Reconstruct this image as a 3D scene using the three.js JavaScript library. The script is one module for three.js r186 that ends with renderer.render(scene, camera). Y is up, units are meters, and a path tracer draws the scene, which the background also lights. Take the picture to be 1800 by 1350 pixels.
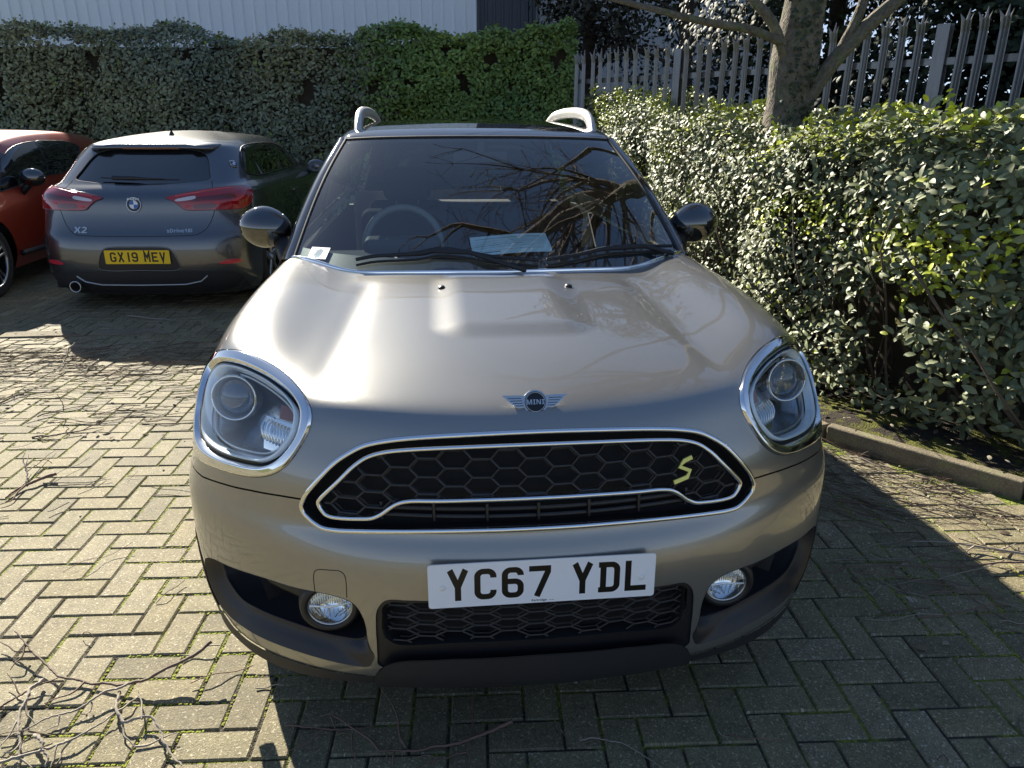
import * as THREE from 'three';
import { mergeGeometries } from 'three/addons/utils/BufferGeometryUtils.js';
import { RoundedBoxGeometry } from 'three/addons/geometries/RoundedBoxGeometry.js';
import { TextGeometry } from 'three/addons/geometries/TextGeometry.js';
import { FontLoader } from 'three/addons/loaders/FontLoader.js';

// ---------- camera, sky, sun, exposure ----------
const scene = new THREE.Scene();
const camera = new THREE.PerspectiveCamera(54.83, 4 / 3, 0.05, 400);
camera.position.set(0, 1.556, 0);
camera.rotation.set(-0.3456, 0, 0.0041);
const renderer = new THREE.WebGLRenderer({ antialias: true });
renderer.toneMapping = THREE.LinearToneMapping;
renderer.toneMappingExposure = 3.1;
renderer.shadowMap.enabled = true;

const SUN = new THREE.Vector3(-0.52, 0, -0.854).multiplyScalar(Math.cos(0.52)).setY(Math.sin(0.52)).normalize();
{
  const W = 512, H = 256, d = new Float32Array(W * H * 4);
  for (let j = 0; j < H; j++) for (let i = 0; i < W; i++) {
    const el = ((j + 0.5) / H - 0.5) * Math.PI, az = ((i + 0.5) / W - 0.5) * 2 * Math.PI;
    const y = Math.sin(el), x = Math.cos(el) * Math.cos(az), z = Math.cos(el) * Math.sin(az);
    const up = Math.max(0, y), h = Math.exp(-up * 5.5), mid = Math.exp(-up * 1.6);
    const c = Math.max(0, x * SUN.x + y * SUN.y + z * SUN.z), glow = 0.05 * Math.pow(c, 6) + 0.3 * Math.pow(c, 60);
    const o = (j * W + i) * 4;
d[o] = 0.030 + 0.029 * mid + 0.235 * h + glow; d[o + 1] = 0.058 + 0.043 * mid + 0.26 * h + glow * 0.95; d[o + 2] = 0.124 + 0.062 * mid + 0.275 * h + glow * 0.85; d[o + 3] = 1;
  }
  const t = new THREE.DataTexture(d, W, H, THREE.RGBAFormat, THREE.FloatType);
  t.mapping = THREE.EquirectangularReflectionMapping; t.magFilter = t.minFilter = THREE.LinearFilter; t.needsUpdate = true;
  scene.background = t; scene.environment = t;
}
const sun = new THREE.DirectionalLight(new THREE.Color().setRGB(1, 0.925, 0.79), 4.6);
sun.position.copy(SUN).multiplyScalar(60);
sun.castShadow = true;
Object.assign(sun.shadow.camera, { left: -22, right: 22, top: 22, bottom: -22, near: 1, far: 140 });
sun.shadow.mapSize.set(4096, 4096);
scene.add(sun, sun.target);

// ---------- spline surfaces: bodies are smooth sheets through rows of points; panels are cut from them ----------
function bsplineFit(p) {            // control values of the natural cubic B-spline through p
  const n = p.length, c = new Array(n + 2), a = p.slice();
  if (n > 2) {
    const d = new Array(n), cp = new Array(n);
    cp[0] = 0; d[0] = p[0];
    for (let i = 1; i < n; i++) {
      if (i === n - 1) { cp[i] = 0; d[i] = p[i]; break; }
      const m = 4 - cp[i - 1]; cp[i] = 1 / m; d[i] = (6 * p[i] - d[i - 1]) / m;
    }
    a[n - 1] = d[n - 1];
    for (let i = n - 2; i >= 0; i--) a[i] = d[i] - cp[i] * a[i + 1];
  }
  for (let i = 0; i < n; i++) c[i + 1] = a[i];
  c[0] = 2 * c[1] - c[2]; c[n + 1] = 2 * c[n] - c[n - 1];
  return c;
}
class Surf {
  constructor(rows) {
    this.nu = rows[0].length; this.nv = rows.length; this.c = [];
    for (let k = 0; k < 3; k++) {
      const half = rows.map(r => bsplineFit(r.map(q => q[k])));
      const w = this.nu + 2, g = Array.from({ length: this.nv + 2 }, () => new Float64Array(w));
      for (let i = 0; i < w; i++) bsplineFit(half.map(r => r[i])).forEach((x, j) => { g[j][i] = x; });
      this.c.push(g);
    }
    this.bump = null;
  }
  raw(u, v, out) {                  // point and both derivatives
    const iu = Math.max(0, Math.min(this.nu - 2, Math.floor(u))), iv = Math.max(0, Math.min(this.nv - 2, Math.floor(v)));
    const f = t => { const s = 1 - t; return [s * s * s / 6, (3 * t * t * t - 6 * t * t + 4) / 6, (-3 * t * t * t + 3 * t * t + 3 * t + 1) / 6, t * t * t / 6]; };
    const g = t => { const s = 1 - t; return [-s * s / 2, (3 * t * t - 4 * t) / 2, (-3 * t * t + 2 * t + 1) / 2, t * t / 2]; };
    const bu = f(u - iu), du = g(u - iu), bv = f(v - iv), dv = g(v - iv);
    for (let k = 0; k < 3; k++) {
      let P = 0, U = 0, V = 0;
      for (let j = 0; j < 4; j++) {
        const r = this.c[k][iv + j]; let a = 0, b = 0;
        for (let i = 0; i < 4; i++) { a += bu[i] * r[iu + i]; b += du[i] * r[iu + i]; }
        P += bv[j] * a; V += dv[j] * a; U += bv[j] * b;
      }
      out[k] = P; out[3 + k] = U; out[6 + k] = V;
    }
    let nx = out[4] * out[8] - out[5] * out[7], ny = out[5] * out[6] - out[3] * out[8], nz = out[3] * out[7] - out[4] * out[6];
    const l = Math.hypot(nx, ny, nz) || 1; out[9] = nx / l; out[10] = ny / l; out[11] = nz / l;
    return out;
  }
  at(u, v, off = 0) {               // { p, n }: with the pressed-in relief, if the sheet has one
    const o = this.raw(u, v, new Float64Array(12));
    const lift = (a, b) => { const q = this.raw(a, b, new Float64Array(12)), h = (this.bump ? this.bump(q[0], q[1], q[2]) : 0); return [q[0] + q[9] * h, q[1] + q[10] * h, q[2] + q[11] * h]; };
    let n = [o[9], o[10], o[11]], p = [o[0], o[1], o[2]];
    if (this.bump) {
      const e = 0.01, a = lift(u - e, v), b = lift(u + e, v), c = lift(u, v - e), d = lift(u, v + e);
      const U = [b[0] - a[0], b[1] - a[1], b[2] - a[2]], V = [d[0] - c[0], d[1] - c[1], d[2] - c[2]];
      n = [U[1] * V[2] - U[2] * V[1], U[2] * V[0] - U[0] * V[2], U[0] * V[1] - U[1] * V[0]];
      const l = Math.hypot(...n) || 1; n = n.map(x => x / l);
      p = lift(u, v);
    }
    return { p: [p[0] + n[0] * off, p[1] + n[1] * off, p[2] + n[2] * off], n };
  }
}

function mirrored(rows) { return rows.map(r => [...r.slice(1).reverse().map(q => [-q[0], q[1], q[2]]), ...r]); }
// front of the near car: bumper, nose, bonnet and the shoulders of the wings (x, y, z of the half in front of the driver's passenger; the other half mirrors it)
const noseRows = (() => {
  const B = [0, -.012, -.05, -.115, -.2, -.305, -.43, -.62];
  const plan = (y, back, X) => X.map((x, i) => [x, y.length ? y[i] : y, B[i] - (back.length ? back[i] : back)]);
  return mirrored([
    plan([.262, .26, .248, .226, .214, .216, .224, .232], .022, [0, .2, .4, .56, .69, .795, .865, .89]), plan(.30, .004, [0, .2, .4, .56, .7, .805, .872, .9]), plan(.40, -.004, [0, .2, .4, .56, .7, .812, .885, .912]), plan(.585, 0, [0, .2, .4, .56, .695, .812, .892, .922]), plan(.668, [.032, .032, .031, .024, .014, .012, .012, .012], [0, .2, .4, .56, .69, .803, .885, .918]),
    [[0, .76, -.04], [.2, .76, -.052], [.4, .76, -.088], [.56, .76, -.15], [.69, .76, -.235], [.795, .76, -.34], [.868, .755, -.47], [.905, .74, -.66]],
    [[0, .855, -.072], [.2, .855, -.086], [.4, .855, -.124], [.56, .855, -.19], [.687, .858, -.282], [.79, .86, -.4], [.86, .85, -.53], [.902, .81, -.71]],
    [[0, .918, -.112], [.2, .918, -.127], [.4, .925, -.167], [.55, .93, -.242], [.672, .94, -.348], [.77, .942, -.465], [.845, .915, -.6], [.898, .84, -.8]],
    [[0, .952, -.205], [.2, .953, -.22], [.4, .957, -.262], [.54, .962, -.335], [.662, .984, -.435], [.762, .988, -.545], [.838, .948, -.68], [.897, .86, -.9]],
    [[0, .985, -.4], [.2, .986, -.41], [.4, .983, -.445], [.54, .984, -.5], [.65, 1.006, -.57], [.75, 1.012, -.66], [.833, .972, -.78], [.896, .872, -1]],
    [[0, 1.009, -.65], [.2, 1.009, -.655], [.4, 1.002, -.68], [.53, 1.001, -.72], [.65, 1.023, -.77], [.745, 1.03, -.83], [.825, .992, -.92], [.896, .885, -1.12]],
    [[0, 1.029, -.92], [.2, 1.029, -.925], [.4, 1.021, -.94], [.53, 1.019, -.965], [.645, 1.040, -1], [.737, 1.046, -1.04], [.815, 1.01, -1.1], [.896, .898, -1.25]],
    [[0, 1.042, -1.2], [.2, 1.042, -1.2], [.4, 1.036, -1.21], [.53, 1.033, -1.22], [.64, 1.05, -1.235], [.73, 1.055, -1.25], [.808, 1.018, -1.29], [.896, .908, -1.4]],
    [[0, 1.047, -1.5], [.2, 1.047, -1.5], [.4, 1.044, -1.5], [.53, 1.044, -1.5], [.64, 1.058, -1.5], [.73, 1.062, -1.5], [.802, 1.026, -1.52], [.896, .918, -1.58]],
  ]);
})();
const nose = new Surf(noseRows);
const screenGlass = new Surf(mirrored([
  [[0, 1.018, -1.12], [.26, 1.02, -1.145], [.51, 1.026, -1.225], [.66, 1.034, -1.32], [.752, 1.04, -1.42]],
  [[0, 1.19, -1.44], [.245, 1.19, -1.455], [.48, 1.19, -1.51], [.625, 1.19, -1.585], [.712, 1.188, -1.655]],
  [[0, 1.34, -1.73], [.23, 1.34, -1.74], [.445, 1.338, -1.785], [.582, 1.335, -1.845], [.662, 1.332, -1.9]],
  [[0, 1.474, -2.03], [.21, 1.473, -2.04], [.41, 1.469, -2.07], [.53, 1.464, -2.11], [.602, 1.459, -2.15]],
]));
const roofTop = new Surf(mirrored([
  [[0, 1.476, -2.034], [.21, 1.475, -2.044], [.41, 1.471, -2.075], [.535, 1.466, -2.115], [.61, 1.456, -2.165], [.668, 1.36, -2.08]],
  [[0, 1.505, -2.14], [.22, 1.504, -2.15], [.43, 1.499, -2.18], [.55, 1.492, -2.2], [.622, 1.472, -2.24], [.672, 1.40, -2.25]],
  [[0, 1.53, -2.35], [.23, 1.528, -2.36], [.44, 1.52, -2.38], [.56, 1.51, -2.4], [.635, 1.482, -2.42], [.685, 1.40, -2.44]],
  [[0, 1.545, -2.75], [.23, 1.542, -2.75], [.44, 1.533, -2.75], [.565, 1.52, -2.75], [.642, 1.488, -2.75], [.70, 1.40, -2.75]],
  [[0, 1.545, -3.3], [.23, 1.542, -3.3], [.44, 1.532, -3.3], [.565, 1.518, -3.3], [.642, 1.482, -3.3], [.70, 1.39, -3.3]],
  [[0, 1.515, -3.9], [.23, 1.512, -3.9], [.43, 1.5, -3.9], [.55, 1.486, -3.9], [.62, 1.45, -3.9], [.68, 1.36, -3.88]],
  [[0, 1.475, -4.2], [.23, 1.472, -4.2], [.42, 1.46, -4.19], [.53, 1.446, -4.18], [.6, 1.41, -4.15], [.655, 1.33, -4.1]],
]));
// body of the grey car seen from behind: each row runs round it at one height, its tail facing +z
const tailShell = (() => {
  const Z = [0, -.012, -.05, -.14, -.3, -.75, -1.7, -2.9, -4.1], W = [0, .34, .6, .775, .865, .9, .912, .9, .83];
  const ring = (y, dz, x, z) => W.map((w, i) => [x ? x[i] : w, y, (z ? z[i] : Z[i]) + dz]);
  return new Surf(mirrored([
    ring(.13, -.12, [0, .33, .58, .73, .81, .86, .87, .86, .8]),
    ring(.21, -.04, [0, .34, .6, .76, .845, .885, .9, .885, .82]),
    ring(.31, 0), ring(.42, .012), ring(.53, .01), ring(.61, -.005), ring(.66, -.03), ring(.72, -.055),
    ring(.80, -.075, [0, .34, .6, .772, .86, .9, .912, .9, .83]),
    ring(.88, -.085, [0, .34, .6, .77, .855, .898, .91, .895, .81]),
    ring(.955, -.115, [0, .34, .59, .755, .842, .89, .9, .88, .76]),
    [[0, 1.01, -.185], [.33, 1.01, -.2], [.57, 1.01, -.24], [.715, 1.01, -.33], [.8, 1.01, -.5], [.845, 1.005, -.9], [.86, 1.0, -1.75], [.84, .99, -2.75], [.7, .97, -3.75]],
    [[0, 1.05, -.25], [.32, 1.05, -.262], [.55, 1.05, -.30], [.68, 1.05, -.385], [.762, 1.05, -.56], [.80, 1.045, -.95], [.805, 1.04, -1.75], [.78, 1.03, -2.6], [.62, 1.01, -3.25]],
    [[0, 1.17, -.42], [.31, 1.17, -.43], [.52, 1.17, -.465], [.635, 1.17, -.535], [.715, 1.17, -.69], [.745, 1.165, -1.05], [.75, 1.16, -1.75], [.72, 1.15, -2.45], [.56, 1.13, -2.9]],
    [[0, 1.285, -.585], [.30, 1.285, -.59], [.49, 1.283, -.61], [.585, 1.28, -.67], [.66, 1.28, -.8], [.69, 1.28, -1.1], [.69, 1.28, -1.75], [.66, 1.27, -2.25], [.5, 1.25, -2.6]],
    [[0, 1.335, -.66], [.29, 1.335, -.665], [.465, 1.33, -.68], [.55, 1.325, -.735], [.61, 1.325, -.86], [.635, 1.33, -1.15], [.635, 1.335, -1.72], [.6, 1.33, -2.15], [.45, 1.31, -2.45]],
    [[0, 1.375, -.9], [.25, 1.374, -.905], [.40, 1.37, -.93], [.475, 1.365, -.99], [.52, 1.365, -1.1], [.535, 1.375, -1.35], [.53, 1.38, -1.7], [.5, 1.375, -2.0], [.36, 1.36, -2.25]],
    [[0, 1.425, -1.6], [.08, 1.424, -1.6], [.14, 1.422, -1.6], [.19, 1.42, -1.6], [.24, 1.418, -1.6], [.27, 1.416, -1.6], [.25, 1.416, -1.62], [.15, 1.42, -1.64], [.0, 1.42, -1.66]],
  ]));
})();
// body of the red car: ribs across it from its nose (z forward, front axle at z = 0) to its tail
const redShell = (() => {
  const rib = (z, sill, belt, top, k = 1, roofW = .5) => [[.84 * k, .2, z], [.885 * k, .36, z], [.9 * k, .58, z], [.895 * k, .76, z], [.865 * k, sill, z], [.85 * k * (belt > .9 ? 1 : .9), belt, z], [(.85 * k + roofW) / 2 + .035, (belt + top) / 2 + .02, z], [roofW + .03, top - .045, z], [roofW - .13, top, z], [0, top + .015, z]];
  return new Surf([
    rib(.86, .62, .66, .68, .72, .45), rib(.72, .7, .74, .77, .88, .55), rib(.35, .8, .85, .9, .97, .6), rib(-.2, .87, .93, .97, 1, .62), rib(-.4, .9, .96, 1.06, 1, .68),
    rib(-.66, .91, .97, 1.24, 1, .66), rib(-1.0, .92, .98, 1.36, 1, .66), rib(-1.8, .93, .99, 1.395, 1, .66), rib(-2.55, .95, 1.01, 1.375, 1, .64), rib(-3.05, .97, 1.03, 1.32, .98, .58), rib(-3.35, .97, 1.02, 1.2, .92, .5), rib(-3.5, .8, .9, 1.0, .85, .5),
  ].map(r => r.slice().reverse()).map(r => [...r.slice(1).map(q => [-q[0], q[1], q[2]]).reverse(), ...r]));
})();

const TRACED = {
  hlOuter: [[1.537,7.542], [2.016,7.687], [2.426,7.804], [2.777,7.849], [3.115,7.869], [3.429,7.823], [3.71,7.695], [3.973,7.454], [4.161,7.179], [4.279,6.892], [4.32,6.613], [4.298,6.311], [4.223,6.021], [4.099,5.705], [3.965,5.447], [3.799,5.233], [3.599,5.065], [3.387,4.956], [3.103,4.871], [2.788,4.813], [2.43,4.76], [2.002,4.697], [1.592,4.659], [1.271,4.681], [1.166,7.262]],
  hlInner: [[1.678,7.124], [2.114,7.253], [2.521,7.34], [2.905,7.38], [3.239,7.378], [3.522,7.306], [3.769,7.178], [3.959,6.989], [4.086,6.778], [4.125,6.582], [4.124,6.355], [4.082,6.101], [3.989,5.845], [3.854,5.612], [3.71,5.431], [3.533,5.294], [3.346,5.205], [3.118,5.156], [2.837,5.112], [2.48,5.062], [2.094,5.042], [1.706,5.064], [1.415,5.137], [1.236,5.296], [1.175,5.561], [1.216,5.87], [1.219,6.19], [1.231,6.553], [1.37,6.886]],
  grilleL: [[6.965,6.568], [6.705,6.518], [6.073,6.436], [5.661,6.339], [5.347,6.226], [5.08,6.076], [4.895,5.888], [4.687,5.627], [4.432,5.203], [4.217,4.796], [4.136,4.53], [4.155,4.335], [4.224,4.207], [4.311,4.078], [4.458,3.94], [4.65,3.926], [4.963,3.983], [5.416,4.059], [6.042,4.128], [6.68,4.153], [6.909,4.156]],
  grilleR: [[6.706,6.571], [7.359,6.591], [8.023,6.502], [8.475,6.384], [8.785,6.24], [8.996,6.087], [9.187,5.864], [9.39,5.499], [9.617,5.068], [9.735,4.742], [9.742,4.478], [9.703,4.154], [9.583,3.966], [9.374,3.917], [8.973,3.979], [8.471,4.064], [8.01,4.134], [7.339,4.176]],
  innerL: [[6.957,6.186], [6.699,6.158], [6.069,6.103], [5.558,6.018], [5.304,5.941], [5.104,5.814], [4.935,5.604], [4.702,5.208], [4.531,4.928], [4.43,4.754], [4.389,4.644], [4.425,4.475], [4.512,4.325], [4.643,4.295], [4.972,4.338], [5.113,4.38], [5.231,4.508], [5.347,4.698], [5.451,4.82], [5.577,4.871], [5.848,4.886], [6.363,4.917], [6.907,4.928]],
  seamL: [[1.296,4.24], [1.738,4.279], [2.398,4.423], [3.138,4.564], [3.729,4.639], [4.173,4.672]],
  scoop: [[1.552,2.244], [1.887,2.387], [2.525,2.462], [3.276,2.526], [3.823,2.531], [4.123,2.541], [4.238,2.549], [4.492,2.553], [4.725,2.527], [4.846,2.468], [4.928,2.337], [4.969,2.176], [4.978,1.967], [5.012,1.757], [5.051,1.617], [5.03,1.427], [4.945,1.141], [4.826,0.87], [4.686,0.694], [4.449,0.587], [4.157,0.564], [3.783,0.569], [3.414,0.67], [3.042,0.696], [2.611,0.799], [2.215,0.891], [1.882,1.175], [1.65,1.568], [1.503,1.886]],
  pocket: [[1.858,2.319], [2.136,2.401], [2.519,2.439], [3.272,2.501], [3.819,2.507], [4.121,2.53], [4.237,2.537], [4.491,2.542], [4.716,2.515], [4.83,2.454], [4.912,2.327], [4.954,2.174], [4.949,1.983], [4.893,1.821], [4.793,1.726], [4.588,1.693], [4.22,1.675], [3.62,1.712], [2.914,1.706], [2.418,1.697], [2.107,1.839], [1.872,2.041]],
  lowerGrille: [[5.204,2.478], [5.661,2.529], [6.23,2.561], [6.663,2.576], [6.96,2.581], [6.971,1.931], [6.666,1.92], [6.005,1.889], [5.464,1.798], [5.307,1.797], [5.196,1.902], [5.162,2.07], [5.166,2.303]],
  towFlap: [[4.253,2.552], [4.249,2.709], [4.258,2.792], [4.29,2.852], [4.348,2.885], [4.525,2.91], [4.659,2.921], [4.714,2.895], [4.741,2.831], [4.74,2.553]],
  stripL: [[1.431,2.04], [1.54,1.613], [1.839,1.069], [2.304,0.778], [2.882,0.617], [3.492,0.392], [4.037,0.289], [4.53,0.307], [5.036,0.508]],
  skid: [[5.064,0.42], [5.105,0.901], [5.201,1.309], [5.324,1.514], [5.467,1.594], [6.002,1.705], [6.974,1.766], [6.989,0.648], [5.996,0.659]],
  wiperA: [[2.037,0.198], [2.318,0.276], [2.95,0.354], [3.184,0.414], [3.544,0.391], [3.904,0.318], [4.584,0.239]],
  wiperB: [[4.707,0.242], [5.129,0.287], [5.586,0.352], [6.125,0.338], [7.443,0.22]],
  sticker: [[0.714,0.371], [1.366,0.404], [1.306,0.197], [0.645,0.151]],
  screenBase: [[1.893,12.471], [2.626,12.225], [3.743,12.352], [5.271,12.214], [6.765,12.034], [8.31,12.066], [9.731,12.335]],
  emblem: [[6.98,7.525]],
  letter: [[8.705,5.266]],
  bulge: [[5.648,11.98], [5.762,10.427], [5.89,9.659], [6.141,9.34], [6.895,9.258]],
  valley: [[3.318,11.211], [3.786,9.938], [4.224,8.476], [4.456,6.9]],
  bmwWin: [[6.998,14.159], [8.157,14.139], [9.098,14.065], [9.636,13.769], [9.871,13.319], [9.988,12.694], [10.016,12.169], [9.287,11.858], [8.513,11.535], [7.643,11.473], [6.854,11.499], [5.294,12.027], [4.938,12.646]],
  bmwTailL: [[5.389,10.383], [6.061,10.2], [6.612,9.841], [6.968,9.477], [6.94,9.107], [6.814,8.475], [6.495,8.404], [5.933,8.395]],
  bmwTailR: [[8.713,9.63], [8.962,9.898], [9.448,10.229], [10.044,10.538], [10.914,10.728], [11.69,10.622], [12.036,10.201], [12.049,9.551], [11.845,8.839], [11.418,8.409], [10.706,8.374], [9.973,8.388], [9.216,8.435], [9.07,8.806], [8.892,9.328]],
  bmwSeam: [[10.116,12.021], [10.079,9.719], [10.084,8.378], [9.849,6.785], [9.619,5.918], [9.446,5.585], [8.715,5.459], [7.713,5.492], [6.564,5.513], [6.19,6.264], [5.943,6.958], [5.933,8.395], [5.585,10.321]],
  bmwRecess: [[7.097,4.181], [8.775,4.231], [9.025,3.201], [9,2.455], [6.974,2.368], [6.923,3.223]],
  bmwPlate: [[8.028,3.403]],
  bmwReflL: [[5.168,3.063], [5.883,3.087], [6.031,2.962], [5.696,2.837], [5.241,2.857]],
  bmwReflR: [[10.122,2.879], [10.353,3.088], [10.92,3.107], [11.147,2.934], [10.823,2.814]],
  bmwDiff: [[5.631,2.272], [6.929,2.321], [9.016,2.408], [10.512,2.189], [10.573,1.51], [10.219,0.997], [8.853,0.933], [7.467,0.984], [6.734,1.34], [5.853,1.659]],
  bmwEmblem: [[7.927,8.976]],
  bmwBadges: [[6.712,6.348], [9.132,6.288]],
  bmwSide: [[12.549,14.098], [13.417,14.752], [15.904,11.219], [14.696,10.283], [13.915,11.477], [13.239,12.175], [12.412,12.736], [12.237,13.33]],
  bmwCpillar: [[11.614,12.963]],
  bmwFin: [[6.323,16.727]],
  redWin1: [[11.715,4.978], [11.655,5.414], [11.544,5.745], [11.435,6.059], [11.379,6.346], [11.403,6.561], [11.828,6.525], [12.268,6.504], [12.95,6.427], [13.04,6.396], [13.647,5.441], [13.886,3.764]],
  redWin2: [[11.409,6.576], [11.462,6.9], [11.574,7.242], [11.911,7.508], [12.156,7.456], [12.436,7.267], [12.976,6.797], [13.013,6.454], [12.324,6.505]],
  redMirror: [[13.987,4.792]],
};

// ---------- helpers ----------
let seed = 12345;
const rnd = () => { seed = (seed + 0x6D2B79F5) | 0; let t = Math.imul(seed ^ (seed >>> 15), 1 | seed); t = (t + Math.imul(t ^ (t >>> 7), 61 | t)) ^ t; return ((t ^ (t >>> 14)) >>> 0) / 4294967296; };
const rr = (a, b) => a + (b - a) * rnd();
const V3 = (x, y, z) => new THREE.Vector3(x, y, z);
const taken = {};
function numbered(n) { const k = taken[n] = (taken[n] ?? -1) + 1; return k ? n + '_' + String(k).padStart(3, '0') : n; }
function tag(o, label, category, group, kind) { Object.assign(o.userData, { label, category }); if (group) o.userData.group = group; if (kind) o.userData.kind = kind; return o; }
function thing(name, label, category, pos = [0, 0, 0], turn = 0, group) {
  const o = new THREE.Group(); o.name = numbered(name); o.position.set(...pos); o.rotation.y = turn; scene.add(o);
  return tag(o, label, category, group);
}
function part(name, geo, mat, parent, label) {
  const g = Array.isArray(geo) ? merge(geo) : geo, m = new THREE.Mesh(g, mat);
  m.name = parent ? name : numbered(name); m.castShadow = m.receiveShadow = true; (parent ?? scene).add(m);
  if (label) m.userData.label = label;
  return m;
}
function structure(name, geo, mat) { const m = part(name, geo, mat); m.userData.kind = 'structure'; return m; }
function merge(list) {
  return mergeGeometries(list.map(g => { g = g.index ? g.toNonIndexed() : g.clone(); if (!g.attributes.normal) g.computeVertexNormals(); if (!g.attributes.uv) g.setAttribute('uv', new THREE.BufferAttribute(new Float32Array(g.attributes.position.count * 2), 2)); for (const k of Object.keys(g.attributes)) if (!['position', 'normal', 'uv'].includes(k)) g.deleteAttribute(k); return g; }));
}
function soup(pos, nor, uv, idx) {
  const g = new THREE.BufferGeometry();
  g.setAttribute('position', new THREE.Float32BufferAttribute(pos, 3));
  g.setAttribute('uv', new THREE.Float32BufferAttribute(uv ?? new Float32Array(pos.length / 3 * 2), 2));
  if (idx) g.setIndex(idx);
  if (nor) g.setAttribute('normal', new THREE.Float32BufferAttribute(nor, 3)); else g.computeVertexNormals();
  return g;
}
const box = (w, h, d, x = 0, y = 0, z = 0) => new THREE.BoxGeometry(w, h, d).translate(x, y, z);
const rbox = (w, h, d, r, x = 0, y = 0, z = 0, s = 3) => new RoundedBoxGeometry(w, h, d, s, r).translate(x, y, z);
// a ring of points round a polyline; rad may vary along it
function tube(pts, rad, sides = 6, closed = false) {
  const P = pts.map(p => Array.isArray(p) ? V3(...p) : p), n = P.length, pos = [], idx = [], uv = []; let ref = V3(0.31, 0.87, 0.21), len = 0;
  for (let i = 0; i < n; i++) {
    const a = P[Math.max(0, i - 1)], b = P[Math.min(n - 1, i + 1)], t = b.clone().sub(a).normalize();
    const u = ref.clone().addScaledVector(t, -ref.dot(t)).normalize(), w = t.clone().cross(u); ref = u; if (i) len += P[i].distanceTo(P[i - 1]);
    const r = typeof rad === 'function' ? rad(i / (n - 1)) : rad;
    for (let k = 0; k <= sides; k++) { const q = k / sides * 2 * Math.PI, v = P[i].clone().addScaledVector(u, Math.cos(q) * r).addScaledVector(w, Math.sin(q) * r); pos.push(v.x, v.y, v.z); uv.push(k / sides * 6.283 * r, len); }
  }
  const s = sides + 1;
  for (let i = 0; i < n - 1; i++) for (let k = 0; k < sides; k++) { const a = i * s + k; idx.push(a, a + 1, a + s, a + 1, a + s + 1, a + s); }
  for (const [e, f] of [[0, 1], [n - 1, -1]]) { const c = pos.length / 3; pos.push(P[e].x, P[e].y, P[e].z); uv.push(0, 0); for (let k = 0; k < sides; k++) f > 0 ? idx.push(c, e * s + k + 1, e * s + k) : idx.push(c, e * s + k, e * s + k + 1); }
  return soup(pos, null, uv, idx);
}
function spline(pts, n, closed = false) { return new THREE.CatmullRomCurve3(pts.map(p => Array.isArray(p) ? V3(p[0], p[1], p[2] ?? 0) : p), closed, 'centripetal').getSpacedPoints(n); }
// ---------- cutting panels out of a sheet ----------
const loopUV = (pts, n = 160) => spline(pts, n, true).slice(0, n).map(p => [p.x, p.y]);
const flip = (pts, top) => pts.map(([u, v]) => [top - u, v]).reverse();
function inside(loop) {            // signed distance to a closed outline in the sheet's own coordinates: + inside
  const n = loop.length; let x0 = 1e9, x1 = -1e9, y0 = 1e9, y1 = -1e9;
  for (const [x, y] of loop) { x0 = Math.min(x0, x); x1 = Math.max(x1, x); y0 = Math.min(y0, y); y1 = Math.max(y1, y); }
  const f = (u, v) => {
    if (u < x0 - 0.5 || u > x1 + 0.5 || v < y0 - 0.5 || v > y1 + 0.5) return -0.5;
    let d = 1e9, s = -1;
    for (let i = 0, j = n - 1; i < n; j = i++) {
      const [ax, ay] = loop[i], [bx, by] = loop[j], ex = bx - ax, ey = by - ay, wx = u - ax, wy = v - ay, t = Math.max(0, Math.min(1, (wx * ex + wy * ey) / (ex * ex + ey * ey || 1)));
      const dx = wx - ex * t, dy = wy - ey * t; d = Math.min(d, dx * dx + dy * dy);
      if ((ay > v) !== (by > v) && u < (bx - ax) * (v - ay) / (by - ay) + ax) s = -s;
    }
    return s * Math.sqrt(d);
  };
  f.box = [x0, x1, y0, y1];
  return f;
}
function nearLine(pts) {           // distance to an open line
  return (u, v) => { let d = 1e9; for (let i = 1; i < pts.length; i++) { const [ax, ay] = pts[i - 1], [bx, by] = pts[i], ex = bx - ax, ey = by - ay, t = Math.max(0, Math.min(1, ((u - ax) * ex + (v - ay) * ey) / (ex * ex + ey * ey))); d = Math.min(d, Math.hypot(u - ax - ex * t, v - ay - ey * t)); } return d; };
}
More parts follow.
